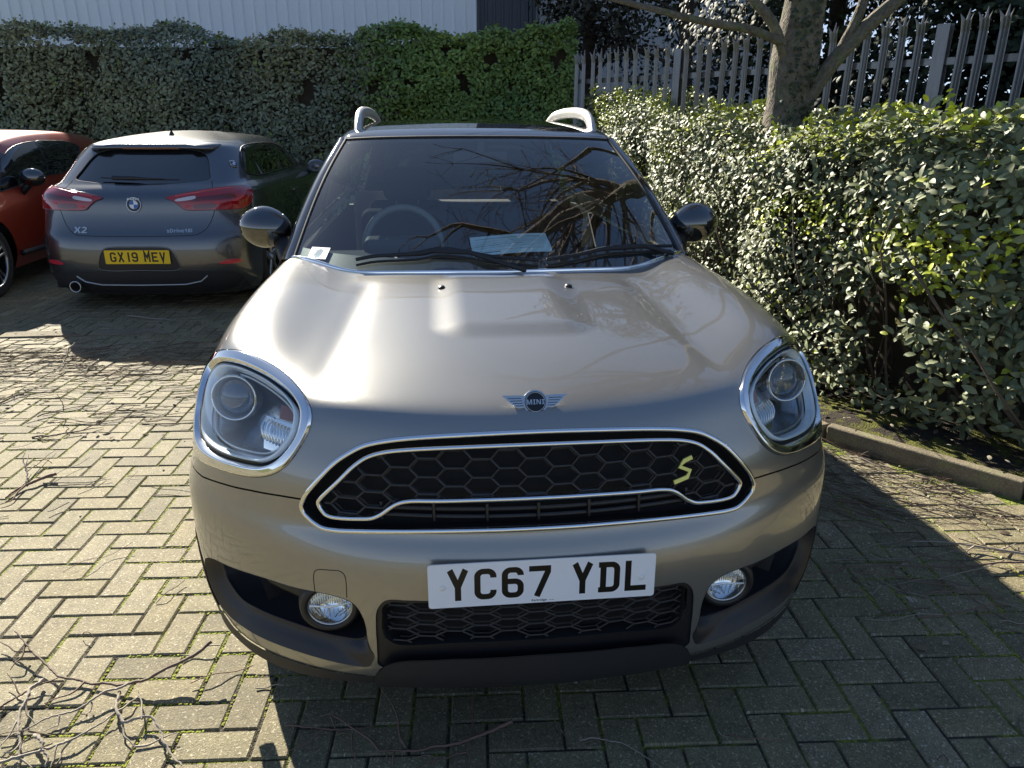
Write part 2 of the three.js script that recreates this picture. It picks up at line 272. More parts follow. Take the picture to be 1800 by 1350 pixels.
// the part of the sheet where keep(u, v, p) > 0, lifted by off along its normal
function panel(surf, [u0, u1, nu], [v0, v1, nv], keep, off = 0) {
  const pos = [], nor = [], uv = [], idx = [], val = [], par = [];
  const add = (u, v) => { const q = surf.at(u, v, typeof off === 'function' ? off(u, v) : off); pos.push(...q.p); nor.push(...q.n); uv.push(q.p[0] + 0.3 * q.p[2], q.p[1] - q.p[2]); par.push([u, v]); return q; };
  for (let j = 0; j <= nv; j++) for (let i = 0; i <= nu; i++) { const u = u0 + (u1 - u0) * i / nu, v = v0 + (v1 - v0) * j / nv, q = add(u, v); val.push(keep ? keep(u, v, q.p) : 1); }
  const cuts = new Map();
  const cut = (a, b) => {
    const k = a < b ? a * 1e7 + b : b * 1e7 + a; if (cuts.has(k)) return cuts.get(k);
    let lo = 0, hi = 1; const [ua, va] = par[a], [ub, vb] = par[b], fa = val[a];
    let t = val[a] / (val[a] - val[b]);
    for (let s = 0; s < 4; s++) { const u = ua + (ub - ua) * t, v = va + (vb - va) * t, f = keep(u, v, surf.at(u, v).p); if ((f > 0) === (fa > 0)) lo = t; else hi = t; t = (lo + hi) / 2; }
    add(ua + (ub - ua) * t, va + (vb - va) * t); cuts.set(k, par.length - 1); return par.length - 1;
  };
  const tri = (a, b, c) => {
    const A = val[a] > 0, B = val[b] > 0, C = val[c] > 0, k = A + B + C;
    if (k === 3) idx.push(a, b, c);
    else if (k === 1) { if (B) [a, b, c] = [b, c, a]; else if (C) [a, b, c] = [c, a, b]; idx.push(a, cut(a, b), cut(a, c)); }
    else if (k === 2) { if (!B) [a, b, c] = [b, c, a]; else if (!C) [a, b, c] = [c, a, b]; const x = cut(a, b), y = cut(a, c); idx.push(x, b, c, x, c, y); }
  };
  for (let j = 0; j < nv; j++) for (let i = 0; i < nu; i++) { const a = j * (nu + 1) + i, b = a + 1, c = a + nu + 1, d = c + 1; tri(a, b, d); tri(a, d, c); }
  return soup(pos, nor, uv, idx);
}
function patch(surf, loop, off, step = 0.06, dv) { const f = inside(loop), [a, b, c, d] = f.box; return panel(surf, [a - 0.05, b + 0.05, Math.ceil((b - a + 0.1) / step)], [c - 0.05, d + 0.05, Math.ceil((d - c + 0.1) / (dv ?? step))], f, off); }
// a strip that joins successive rings of points
function rings(list, closed = true) {
  const n = list[0].length, pos = [], idx = [], uv = []; let l = 0;
  list.forEach((r, j) => r.forEach((p, i) => { pos.push(...p); uv.push(i * 0.01, j * 0.01); }));
  for (let j = 0; j < list.length - 1; j++) for (let i = 0; i < (closed ? n : n - 1); i++) { const a = j * n + i, b = j * n + (i + 1) % n, c = a + n, d = b + n; idx.push(a, b, d, a, d, c); }
  return soup(pos, null, uv, idx);
}
const ringOn = (surf, loop, off) => loop.map(([u, v]) => surf.at(u, v, off).p);
const back = (ring, dz, k = 0, c) => { c = c ?? ring.reduce((s, p) => [s[0] + p[0] / ring.length, s[1] + p[1] / ring.length], [0, 0]); return ring.map(p => [p[0] + (c[0] - p[0]) * k, p[1] + (c[1] - p[1]) * k, p[2] + dz]); };
function wall(surf, loop, o0, o1) { return rings([ringOn(surf, loop, o0), ringOn(surf, loop, o1)]); }
// a moulding that runs along a line on the sheet: w wide, h proud
function trim(surf, line, w, h, off = 0, closed = true, seg = 8) {
  const n = line.length, q = line.map(([u, v]) => surf.at(u, v)), R = [];
  for (let k = 0; k <= seg; k++) R.push([]);
  for (let i = 0; i < n; i++) {
    const a = q[closed ? (i + n - 1) % n : Math.max(0, i - 1)].p, b = q[closed ? (i + 1) % n : Math.min(n - 1, i + 1)].p, N = V3(...q[i].n), t = V3(b[0] - a[0], b[1] - a[1], b[2] - a[2]).normalize(), s = N.clone().cross(t).normalize(), p = V3(...q[i].p);
    for (let k = 0; k <= seg; k++) {
      const x = -Math.cos(Math.PI * k / seg), y = Math.pow(Math.sin(Math.PI * k / seg), 0.6), v = p.clone().addScaledVector(s, x * w / 2).addScaledVector(N, off + y * h - (k === 0 || k === seg ? h * 0.6 : 0));
      R[k].push([v.x, v.y, v.z]);
    }
  }
  return rings(R, closed);
}
// ---------- textures ----------
function noiseGrid(n, s) { let q = s >>> 0; const a = new Float32Array(n * n); for (let i = 0; i < a.length; i++) { q = (Math.imul(q, 1664525) + 1013904223) >>> 0; a[i] = q / 4294967296; } return (x, y) => { const i = Math.floor(x), j = Math.floor(y), f = x - i, g = y - j, e = f * f * (3 - 2 * f), h = g * g * (3 - 2 * g), m = (a_, b_) => a[((b_ % n + n) % n) * n + (a_ % n + n) % n]; return (m(i, j) * (1 - e) + m(i + 1, j) * e) * (1 - h) + (m(i, j + 1) * (1 - e) + m(i + 1, j + 1) * e) * h; }; }
function texture(n, fn, srgb = true, repeat) {
  const d = new Uint8Array(n * n * 4);
  for (let y = 0; y < n; y++) for (let x = 0; x < n; x++) { const c = fn(x / n, y / n), o = (y * n + x) * 4; for (let k = 0; k < 3; k++) { const v = Array.isArray(c) ? c[k] : c; d[o + k] = 255 * Math.max(0, Math.min(1, srgb ? (v <= 0.0031308 ? v * 12.92 : 1.055 * Math.pow(v, 1 / 2.4) - 0.055) : v)); } d[o + 3] = 255; }
  const t = new THREE.DataTexture(d, n, n); t.wrapS = t.wrapT = THREE.RepeatWrapping; t.magFilter = THREE.LinearFilter; t.minFilter = THREE.LinearMipmapLinearFilter; t.generateMipmaps = true; if (srgb) t.colorSpace = THREE.SRGBColorSpace; if (repeat) t.repeat.set(repeat, repeat); t.needsUpdate = true; return t;
}
const rgb = (r, g, b) => new THREE.Color().setRGB(r, g, b);
const std = (c, rough, metal = 0, more = {}) => new THREE.MeshStandardMaterial({ color: rgb(...c), roughness: rough, metalness: metal, side: THREE.DoubleSide, ...more });
const phys = (c, rough, metal, more) => new THREE.MeshPhysicalMaterial({ color: rgb(...c), roughness: rough, metalness: metal, side: THREE.DoubleSide, ...more });
const n8 = noiseGrid(8, 3), n32 = noiseGrid(32, 7), n64 = noiseGrid(64, 11), n256 = noiseGrid(256, 13);
const flake = texture(512, (x, y) => 0.5 + 0.5 * (n256(x * 256, y * 256) - 0.5), false, 6);
const dustRough = texture(512, (x, y) => 0.35 + 0.5 * n32(x * 32, y * 32) * n8(x * 8, y * 8) + (n256(x * 256, y * 256) > 0.985 ? 0.5 : 0), false, 1.5);
const M = {
  champagne: phys([0.288, 0.281, 0.262], 0.30, 0.74, { clearcoat: 1, clearcoatRoughness: 0.025, bumpMap: flake, bumpScale: 0.00025 }),
  greyPaint: phys([0.115, 0.12, 0.13], 0.27, 0.85, { clearcoat: 1, clearcoatRoughness: 0.02 }),
  redPaint: phys([0.30, 0.026, 0.008], 0.36, 0.35, { clearcoat: 1, clearcoatRoughness: 0.03 }),
  blackGloss: phys([0.008, 0.008, 0.009], 0.04, 0, { ior: 1.9, clearcoat: 1, clearcoatRoughness: 0.015 }),
  chrome: std([0.78, 0.79, 0.8], 0.06, 1),
  satin: std([0.55, 0.56, 0.56], 0.32, 1),
  alu: std([0.62, 0.62, 0.6], 0.42, 0.85),
  plastic: std([0.012, 0.012, 0.014], 0.42),
  plasticRough: std([0.015, 0.015, 0.017], 0.6),
  void: std([0.006, 0.006, 0.007], 0.85),
  rubber: std([0.02, 0.02, 0.02], 0.8),
  glass: phys([0.80, 0.88, 0.88], 0, 0, { transmission: 1, ior: 1.9, thickness: 0 }),
  tinted: phys([0.10, 0.115, 0.12], 0.01, 0, { transmission: 1, ior: 1.55, thickness: 0 }),
  privacy: phys([0.006, 0.007, 0.008], 0.02, 0, { clearcoat: 1, clearcoatRoughness: 0.01 }),
  clear: phys([0.94, 0.97, 0.98], 0.01, 0, { transmission: 1, ior: 1.62, thickness: 0 }),
  frost: phys([0.8, 0.86, 0.9], 0.35, 0, { transmission: 0.5, ior: 1.45, thickness: 0 }),
  lensSolid: phys([0.95, 0.97, 1], 0, 0, { transmission: 1, ior: 1.5, thickness: 0.05 }),
  mirrorMetal: std([0.85, 0.86, 0.87], 0.12, 1),
  darkMetal: std([0.10, 0.105, 0.115], 0.25, 0.8),
  lampRed: phys([0.30, 0.006, 0.010], 0.12, 0, { clearcoat: 1, clearcoatRoughness: 0.01 }),
  lampDark: phys([0.10, 0.003, 0.006], 0.1, 0, { clearcoat: 1, clearcoatRoughness: 0.01 }),
  amber: std([0.26, 0.11, 0.085], 0.3),
  white: std([0.78, 0.78, 0.76], 0.4),
  fabric: std([0.028, 0.028, 0.032], 0.85),
  beige: std([0.24, 0.235, 0.21], 0.5),
  headliner: std([0.32, 0.32, 0.30], 0.9),
};
const font = await new FontLoader().loadAsync('fonts/droid/droid_sans_bold.typeface.json');
function lettering(str, size, depth, spread = 1) {
  const g = new TextGeometry(str, { font, size, depth, curveSegments: 5, bevelEnabled: false }); g.computeBoundingBox(); const b = g.boundingBox;
  return g.translate(-(b.min.x + b.max.x) / 2, -(b.min.y + b.max.y) / 2, 0).scale(spread, 1, 1);
}
// put a flat geometry (drawn in x and y) on a sheet at (u, v)
function settle(geo, surf, u, v, off = 0.001, upright) {
  const q = surf.at(u, v, off), n = V3(...q.n), up = Math.abs(n.y) > 0.95 ? V3(0, 0, -1) : V3(0, 1, 0), x = up.clone().cross(n).normalize(), y = n.clone().cross(x);
  return geo.clone().applyMatrix4(new THREE.Matrix4().makeBasis(x, y, n).setPosition(...q.p));
}

// ---------- the ground ----------
const mossN = noiseGrid(64, 21), mossM = noiseGrid(16, 5);
const soilTex = texture(1024, (x, y) => {
  const f = n256(x * 256, y * 256), g = n64(x * 64, y * 64), m = mossM(x * 16, y * 16) * 0.6 + mossN(x * 64, y * 64) * 0.4, moss = Math.max(0, Math.min(1, (m - 0.40) * 6)) * (0.6 + 0.4 * f);
  const a = 0.5 + 0.8 * f * g; return [0.075 * a * (1 - moss) + 0.23 * moss * (0.6 + 0.5 * f), 0.064 * a * (1 - moss) + 0.27 * moss * (0.6 + 0.5 * f), 0.045 * a * (1 - moss) + 0.03 * moss];
}, true, 0.4);
const soilBump = texture(512, (x, y) => n256(x * 256, y * 256) * 0.6 + n64(x * 64, y * 64) * 0.4, false, 1.6);
const stoneTex = texture(1024, (x, y) => {
  const f = n256(x * 256, y * 256), c = n64(x * 64 + 9, y * 64), b = n8(x * 8, y * 8), p = n256(x * 96 + 77, y * 96 + 31), p2 = n256(x * 128 + 7, y * 128 + 131);
  const chip = p > 0.74 ? Math.min(1, (p - 0.74) * 5) * 0.8 : 0, pit = p2 < 0.2 ? 0.45 + 2 * p2 : 1, t = (0.62 + 0.40 * f + 0.34 * (c - 0.5) + 0.22 * (b - 0.5)) * pit;
  return [0.235 * t + 0.31 * chip, 0.204 * t + 0.29 * chip, 0.120 * t + 0.25 * chip];
}, true, 2.6);
const stoneBump = texture(1024, (x, y) => { const p = n256(x * 96 + 77, y * 96 + 31); return 0.45 * n256(x * 256, y * 256) + 0.25 * n64(x * 64, y * 64) + (p > 0.74 ? 0.3 : p < 0.2 ? -0.2 : 0); }, false, 2.6);
const stoneMats = [[0.78, 0.77, 0.74], [0.90, 0.88, 0.80], [0.97, 0.97, 0.90], [1.03, 1.01, 0.98], [1.0, 0.97, 0.88], [1.13, 1.12, 1.14]].map(c => std(c, 0.82, 0, { map: stoneTex, bumpMap: stoneBump, bumpScale: 0.0016 }));
const soilMat = std([1, 1, 1], 0.95, 0, { map: soilTex, bumpMap: soilBump, bumpScale: 0.012 });
const U = 0.1025, LAY = 0.0464, LAID = [-1.4257, -2.1066];    // herringbone module and how the paving lies
const laid = (a, b) => { const X = a * U + LAID[0], Z = -b * U + LAID[1]; return [Math.cos(LAY) * X + Math.sin(LAY) * Z, -Math.sin(LAY) * X + Math.cos(LAY) * Z]; };
// edge of the planting bed beside the near car
const bedEdge = [[4.2, -0.85], [2.9, -2.2], [2.24, -2.88], [1.62, -3.5], [1.42, -4.0], [1.32, -5], [1.2, -6.5], [0.95, -8.6], [0.82, -10.2]];
const beside = (x, z) => { let d = 1e9, s = 1; for (let i = 1; i < bedEdge.length; i++) { const [ax, az] = bedEdge[i - 1], [bx, bz] = bedEdge[i], ex = bx - ax, ez = bz - az, t = Math.max(0, Math.min(1, ((x - ax) * ex + (z - az) * ez) / (ex * ex + ez * ez))), px = x - ax - ex * t, pz = z - az - ez * t, q = Math.hypot(px, pz); if (q < d) { d = q; s = ex * pz - ez * px > 0 ? 1 : -1; } } return d * s; };   // + on the bed's side
{
  const g = new THREE.PlaneGeometry(240, 240, 4, 4).rotateX(-Math.PI / 2); const p = g.attributes.position, uv = g.attributes.uv;
  for (let i = 0; i < p.count; i++) uv.setXY(i, p.getX(i), p.getZ(i));
  g.translate(0, -0.005, 0); structure('ground', g, soilMat);
}
{
  const pavement = new THREE.Group(); pavement.name = 'pavement'; pavement.userData.kind = 'structure'; scene.add(pavement);
  const makePaver = (du, dv, k) => {            // top bevelled, edges a little worn
    const w = 0.2 * U / 0.1 - 0.0068, d = U - 0.0068, h = 0.03, e = 0.0045, pos = [], uv = [];
    const ringAt = (x, y) => [[-w / 2 + x, y, -d / 2 + x], [w / 2 - x, y, -d / 2 + x], [w / 2 - x, y, d / 2 - x], [-w / 2 + x, y, d / 2 - x]];
    const R = [ringAt(0, -h), ringAt(0, -e), ringAt(e, 0)], q = (a, b, c, d_) => { for (const p of [a, b, c, a, c, d_]) { pos.push(...p); uv.push(p[0] + du, p[2] + p[1] + dv); } };
    q(R[2][0], R[2][3], R[2][2], R[2][1]);
    for (let j = 0; j < 2; j++) for (let i = 0; i < 4; i++) { const n = (i + 1) % 4; q(R[j][i], R[j + 1][i], R[j + 1][n], R[j][n]); }
    return soup(pos, null, uv);
  };
  const kinds = Array.from({ length: 14 }, (_, k) => makePaver(k * 0.137, k * 0.071, k));
  const list = [], v = V3(), fr = new THREE.Matrix4();
  camera.aspect = 4 / 3; camera.updateProjectionMatrix(); camera.updateMatrixWorld(true);
  const low = mossN;
  for (let a = -90; a < 62; a++) for (let b = -60; b < 92; b++) {
    const s = ((a + b) % 4 + 4) % 4; if (s !== 0 && s !== 2) continue;
    const [x, z] = s === 0 ? laid(a + 1, b + 0.5) : laid(a + 0.5, b + 1);
    if (beside(x, z) > -0.12 || z > 4.5 || x < -9 || z < -10.4) continue;
    v.set(x, 0, z).project(camera);
    const seen = v.z < 1 && z < -0.8 && Math.abs(v.x) < 1.05 && Math.abs(v.y) < 1.05, under = Math.abs(x - 0.05) < 0.8 && z < -2.1;
    list.push({ x, z, turn: LAY + (s === 0 ? 0 : Math.PI / 2) + rr(-0.012, 0.012) + (rnd() < 0.5 ? Math.PI : 0), y: rr(-0.0022, 0.0022), tx: rr(-0.009, 0.009), tz: rr(-0.009, 0.009), g: kinds[Math.floor(rnd() * 14)], m: Math.max(0, Math.min(5, Math.floor((0.5 + 1.1 * (mossM(x * 1.3 + 40, z * 1.3 + 40) - 0.5) + rr(-0.42, 0.42)) * 6))), rank: seen && !under ? Math.hypot(x, z) : 1e3 + Math.hypot(x, z) });
  }
  list.sort((p, q) => p.rank - q.rank);
  const rest = stoneMats.map(() => []), e = new THREE.Euler(), m4 = new THREE.Matrix4();
  list.forEach((p, i) => {
    if (i < 295) { const m = part('paver', p.g, stoneMats[p.m], pavement); m.position.set(p.x, p.y, p.z); m.rotation.set(p.tx, p.turn, p.tz, 'YXZ'); return; }
    rest[p.m].push(p.g.clone().applyMatrix4(m4.makeRotationFromEuler(e.set(p.tx, p.turn, p.tz, 'YXZ')).setPosition(p.x, p.y, p.z)));
  });
  rest.forEach((l, i) => { if (l.length) part('paving', mergeGeometries(l), stoneMats[i], pavement).userData.kind = 'stuff'; });
}
// kerb of the bed, stone by stone, and the flush concrete edging across the bay behind
const kerbMat = std([1, 1, 1], 0.9, 0, { map: texture(512, (x, y) => { const f = n256(x * 256, y * 256), b = n8(x * 8, y * 8) * 0.6 + n32(x * 32, y * 32) * 0.4, m = Math.max(0, b - 0.62) * 2; return [0.25 * (0.6 + 0.55 * f) * (0.7 + 0.5 * b) - 0.04 * m, 0.21 * (0.6 + 0.55 * f) * (0.7 + 0.5 * b) + 0.03 * m, 0.14 * (0.6 + 0.55 * f) * (0.7 + 0.5 * b) - 0.05 * m]; }, true, 1.2), bumpMap: stoneBump, bumpScale: 0.004 });
function uvWorld(g) { const p = g.attributes.position, n = g.attributes.normal, uv = new Float32Array(p.count * 2); for (let i = 0; i < p.count; i++) { const X = Math.abs(n.getX(i)), Y = Math.abs(n.getY(i)); uv[2 * i] = Y > 0.6 ? p.getX(i) : X > 0.6 ? p.getZ(i) : p.getX(i); uv[2 * i + 1] = Y > 0.6 ? p.getZ(i) : p.getY(i); } g.setAttribute('uv', new THREE.BufferAttribute(uv, 2)); return g; }
{
  const kerb = new THREE.Group(); kerb.name = 'kerb'; kerb.userData.kind = 'structure'; scene.add(kerb);
  for (let i = 1; i < bedEdge.length; i++) {
    const [ax, az] = bedEdge[i - 1], [bx, bz] = bedEdge[i], L = Math.hypot(bx - ax, bz - az), n = Math.max(1, Math.round(L / 0.91)), turn = Math.atan2(-(bz - az), bx - ax);
    for (let k = 0; k < n; k++) {
      const t = (k + 0.5) / n, g = uvWorld(rbox(L / n - 0.012, 0.21, 0.06, 0.012, 0, 0, 0)), x = ax + (bx - ax) * t, z = az + (bz - az) * t;
      const o = part('kerb_stone', g, kerbMat, kerb); o.position.set(x, -0.022 + rr(-0.012, 0.008), z); o.rotation.set(rr(-0.07, 0.05), turn, rr(-0.012, 0.012), 'YXZ');
    }
  }
  const edging = new THREE.Group(); edging.name = 'edging_strip'; edging.userData.kind = 'structure'; scene.add(edging);
  for (let k = 0; k < 8; k++) { const x = -7.3 + k * 0.63, o = part('edging_stone', uvWorld(rbox(0.62, 0.1, 0.15, 0.008)), kerbMat, edging); o.position.set(x, -0.038 + rr(-0.002, 0.003), -5.3 - 0.12 * x - 0.5); o.rotation.y = 0.12; }
}
{ // soil of the bed
  const pos = [], uv = [], idx = [], n = 60; let c = 0;
  const pts = spline(bedEdge.map(p => [p[0], 0, p[1]]), n);
  for (let i = 0; i <= n; i++) for (let k = 0; k <= 14; k++) { const p = pts[i], x = p.x + k * 0.36, z = p.z - k * 0.26 * (1 - i / n) ; pos.push(x + 0.05, 0.035 + 0.05 * n32(x * 3, z * 3) + 0.006 * k, z); uv.push(x, z); }
  for (let i = 0; i < n; i++) for (let k = 0; k < 14; k++) { const a = i * 15 + k; idx.push(a, a + 15, a + 1, a + 1, a + 15, a + 16); }
  structure('soil_bed', soup(pos, null, uv, idx), std([0.7, 0.62, 0.55], 1, 0, { map: soilTex, bumpMap: soilBump, bumpScale: 0.02 }));
}

// ---------- building, hedges, fence, trees ----------
const corrugated = (x0, x1, y0, y1, pitch, depth, crown) => {      // profiled sheet in the x-y plane, ribs upright
  const prof = []; for (let x = x0; x < x1; x += pitch) prof.push([x, 0], [x + pitch * (1 - crown) - 0.02, 0], [x + pitch * (1 - crown), depth], [x + pitch - 0.02, depth]);
  prof.push([x1, 0]); return rings([prof.map(p => [p[0], y0, p[1]]), prof.map(p => [p[0], y1, p[1]])], false).toNonIndexed();
};
const claddingTex = texture(256, (x, y) => { const s = 0.9 + 0.12 * n8(x * 8, y * 8) - 0.05 * n64(x * 64, y * 4); return [0.88 * s, 0.89 * s, 0.90 * s]; }, true, 0.5);
{
  const b = thing('industrial_building', 'pale corrugated metal industrial building rising behind the back hedge', 'building', [0, 0, -16]);
  const white = std([1, 1, 1], 0.5, 0, { map: claddingTex }), flat = g => { g.computeVertexNormals(); return g; };
  for (let k = 0; k < 14; k++) part('cladding_panel', flat(corrugated(-0.70 - (k + 1) * 1.08, -0.70 - k * 1.08 - 0.003, 0, 6.2, 0.216, 0.03, 0.24)), white, b);
  part('corner_panel', flat(corrugated(-0.66, 0.33, 0, 6.2, 0.16, 0.025, 0.3)), std([0.055, 0.062, 0.075], 0.55), b, 'dark grey corner panel');
  part('corner_trim', [box(0.05, 6.2, 0.06, -0.685, 3.1, 0.02), box(0.05, 6.2, 0.06, 0.33, 3.1, 0.02)], std([0.05, 0.055, 0.065], 0.5), b);
  const side = flat(corrugated(0, 5.5, 0, 6.2, 0.216, 0.03, 0.24)).rotateY(0.95).translate(0.9, 0, 2.6);
  part('side_wall', flat(corrugated(0.36, 5.4, 0, 6.2, 0.216, 0.03, 0.24)).translate(0, 0, -0.7), std([0.42, 0.42, 0.43], 0.55), b, 'greyer set back wall panel');
  part('roof', box(21.4, 0.12, 9, -5, 6.26, -4.7), std([0.3, 0.31, 0.33], 0.6), b);
  part('rear_wall', box(21, 6.2, 0.1, -5, 3.1, -9.1), white, b);
}
// a leaf: folded along its midrib, tip and base drawn in, slightly cupped (length 1 along y)
function leafGeo(w = 0.46, fold = 0.10, cup = 0.10) {
  const P = [[0, 0, 0], [-w * 0.36, 0.22, fold * 0.7], [w * 0.36, 0.22, fold * 0.7], [0, 0.24, cup * 0.5], [-w * 0.5, 0.52, fold], [w * 0.5, 0.52, fold], [0, 0.55, cup * 0.6], [-w * 0.33, 0.80, fold * 0.6], [w * 0.33, 0.80, fold * 0.6], [0, 0.82, cup * 0.3], [0, 1, -cup * 0.5]];
  const T = [0, 3, 1, 0, 2, 3, 1, 3, 6, 1, 6, 4, 3, 2, 5, 3, 5, 6, 4, 6, 9, 4, 9, 7, 6, 5, 8, 6, 8, 9, 7, 9, 10, 9, 8, 10];
  return soup(P.flat(), null, P.flatMap(p => [p[0] + 0.5, p[1]]), T);
}
const leafA = leafGeo(0.46), leafB = leafGeo(0.55, 0.05, 0.14);
const leafTex = texture(128, (x, y) => { const v = Math.abs(x - 0.5), rib = v < 0.03 ? 1.5 : 1, s = (0.85 + 0.3 * n32(x * 32, y * 32)) * rib * (0.92 + 0.1 * Math.sin((y * 9 - v * 9) * 6.283)); return [s, s, s]; });
const leafMat = (rough, spec = 1) => phys([1, 1, 1], rough, 0, { map: leafTex, transmission: 0.0, specularIntensity: spec });
const matGlossy = leafMat(0.5, 0.6), matDull = leafMat(0.5, 0.8), matDark = leafMat(0.62, 0.6);
function orient(dir, spread, len) {  // leaf basis: blade faces roughly dir
  const n = dir.clone().add(V3(rr(-1, 1), rr(-1, 1), rr(-1, 1)).multiplyScalar(spread)).normalize(), a = V3(rr(-1, 1), rr(-0.5, 1), rr(-1, 1)), y = a.addScaledVector(n, -a.dot(n)).normalize(), x = y.clone().cross(n);
  return new THREE.Matrix4().makeBasis(x.multiplyScalar(len), y.multiplyScalar(len), n.multiplyScalar(len));
}
function scatter(name, geo, mat, list, parent) { // list of { m, c }
  const o = new THREE.InstancedMesh(geo, mat, list.length); o.name = name; o.castShadow = o.receiveShadow = true; o.userData.kind = 'stuff';
  list.forEach((q, i) => { o.setMatrixAt(i, q.m); o.setColorAt(i, q.c); }); parent.add(o); return o;
}
const hedgeNoise = noiseGrid(32, 91), hn = (a, b, s) => hedgeNoise(a * s + 40, b * s + 40) - 0.5;
const barkTex = texture(512, (x, y) => { const b = n8(x * 8, y * 8) * 0.5 + n32(x * 32, y * 16) * 0.5, s = 0.62 + 0.55 * (b - 0.5) + 0.22 * (n64(x * 64, y * 40) - 0.5) + 0.15 * (n256(x * 256, y * 256) - 0.5), m = Math.max(0, n8(x * 8 + 3, y * 8 + 5) - 0.55); return [(0.24 - 0.1 * m) * s, (0.205 + 0.02 * m) * s, (0.155 - 0.1 * m) * s]; }, true, 2);
const barkMat = std([1, 1, 1], 0.92, 0, { map: barkTex, bumpMap: texture(512, (x, y) => n32(x * 32, y * 20) * 0.5 + n64(x * 64, y * 30) * 0.3 + n256(x * 256, y * 128) * 0.2, false, 2), bumpScale: 0.02 });
const twigMat = std([0.20, 0.155, 0.115], 0.85), twigDark = std([0.055, 0.042, 0.032], 0.95), twigPale = std([0.30, 0.25, 0.19], 0.85);

// hedge beside the near car, its face along the bed's edge
{
  seed = 31;
  const h = thing('hedge', 'sunlit glossy leaved hedge in the bed beside the champagne car', 'hedge');
  const face = spline([[4.3, 0, -1.1], [3.1, 0, -2.3], [2.5, 0, -2.95], [1.98, 0, -3.5], [1.72, 0, -4.1], [1.5, 0, -5.1], [1.32, 0, -6.5], [1.0, 0, -8.6], [0.88, 0, -10]], 200);
  const topAt = t => 1.53 - 0.07 * Math.max(0, 1 - Math.abs(t - 0.42) / 0.12) + 0.02 * Math.sin(t * 21) + 0.22 * Math.max(0, t - 0.66) / 0.34 + 0.04 * Math.max(0, 0.2 - t) * 5;
  const out = i => { const a = face[Math.max(0, i - 2)], b = face[Math.min(200, i + 2)], d = b.clone().sub(a).normalize(); return V3(-(-d.z), 0, -d.x).multiplyScalar(1); };
  const all = [], v = V3();
  const put = (p, dir, spread, shoot) => {
    const near = Math.max(0, Math.min(1, (p.x - 1.6) / 1.2)), len = rr(0.036, 0.06) * (1 + 0.22 * near + 0.7 * near * rnd()) * (shoot ? 0.75 : 1), m = orient(dir, spread, len); m.setPosition(p);
    const k = rr(0.55, 1.45), c = shoot ? rgb(0.38 * k, 0.43 * k, 0.035 * k) : rnd() < 0.025 ? rgb(0.22 * k, 0.2 * k, 0.06) : rgb(0.18 * k, 0.205 * k, 0.105 * k);
    all.push({ m, c, p, len, shoot });
  };
  for (let k = 0; k < 62000; k++) {
    const t = Math.pow(rnd(), 0.9), i = Math.floor(t * 199.99), q = face[i].clone().lerp(face[Math.min(200, i + 1)], t * 200 - i), n = out(i), Y = topAt(t);
    if (rnd() < 0.62) {
      const y = 0.08 + (Y - 0.08) * Math.pow(rnd(), 0.75), low = Math.max(0, 0.75 - y), hole = hn(t * 30, y * 3, 1) + 0.5 * hn(t * 70, y * 7, 1);
      if (hole < -0.2 - 0.2 * (y / Y) + 0.22 * low * (t < 0.34 ? 1 : 0.4)) continue;
      const depth = 0.02 + 0.26 * hn(t * 18, y * 2.6, 1) + 0.1 * hn(t * 55, y * 8, 1) + 0.14 * low * low + Math.pow(rnd(), 1.6) * 0.2 + (y > Y - 0.18 ? (y - Y + 0.18) * 0.9 : 0) - 0.06;
      put(V3(q.x - n.x * depth + rr(-.02, .02), y + rr(-.02, .02), q.z - n.z * depth + rr(-.02, .02)), n.clone().setY(0.55), 0.75, rnd() < 0.03 + (y > 0.7 ? 2.2 : 0.4) * Math.max(0, hn(t * 16, y * 3, 1.3) - 0.08));
    } else {
      const d = Math.pow(rnd(), 1.3) * 1.5, y = Y + 0.24 * hn(t * 14, d * 2.5, 1) + 0.10 * hn(t * 60, d * 9, 1) - Math.pow(rnd(), 2) * 0.14 + (d < 0.2 ? -0.2 * (0.2 - d) : 0);
      put(V3(q.x - n.x * d, y, q.z - n.z * d), V3(0, 1, 0).addScaledVector(n, 0.25), 0.6, rnd() < 0.2 + 1.4 * Math.max(0, hn(t * 12, d * 2, 1) + 0.02));
    }
  }
  // shoots that stand out of the top in tufts
  for (let k = 0; k < 760; k++) {
    const t = rr(0.0, 0.98), i = Math.floor(t * 199.99), n = out(i), d = rr(0, 1.2), q = face[i], base = V3(q.x - n.x * d, topAt(t) + 0.24 * hn(t * 14, d * 2.5, 1) + rr(-0.05, 0.03), q.z - n.z * d), hgt = rr(0.03, 0.13), yellow = hn(t * 9, d, 1.5) > -0.14;
    for (let j = 0; j < 9; j++) { const a = rr(0, 6.28), dir = V3(Math.cos(a), rr(0.3, 1.2), Math.sin(a)); put(base.clone().add(V3(rr(-.02, .02), hgt * j / 9, rr(-.02, .02))), dir, 0.3, yellow && rnd() < 0.8); }
  }
  for (const q of all) { v.copy(q.p).project(camera); const d = q.p.distanceTo(camera.position); q.rank = Math.abs(v.x) < 0.99 && Math.abs(v.y) < 1 && q.p.z < -1 ? q.len / d : 0; }
  all.sort((a, b) => b.rank - a.rank);
  const tints = new Map(), leafFor = c => { const k = c.r > 0.24 ? 'y' : c.g > 0.215 ? 'l' : 'd'; if (!tints.has(k)) tints.set(k, phys(k === 'y' ? [0.38, 0.43, 0.035] : k === 'l' ? [0.205, 0.235, 0.12] : [0.155, 0.177, 0.092], 0.5, 0, { map: leafTex, specularIntensity: 0.75 })); return tints.get(k); };
  all.slice(0, 290).forEach(q => { const m = part('leaf', leafA, leafFor(q.c), h); m.applyMatrix4(q.m); });
  scatter('foliage', leafA, matGlossy, all.slice(290), h);
  const stems = [];
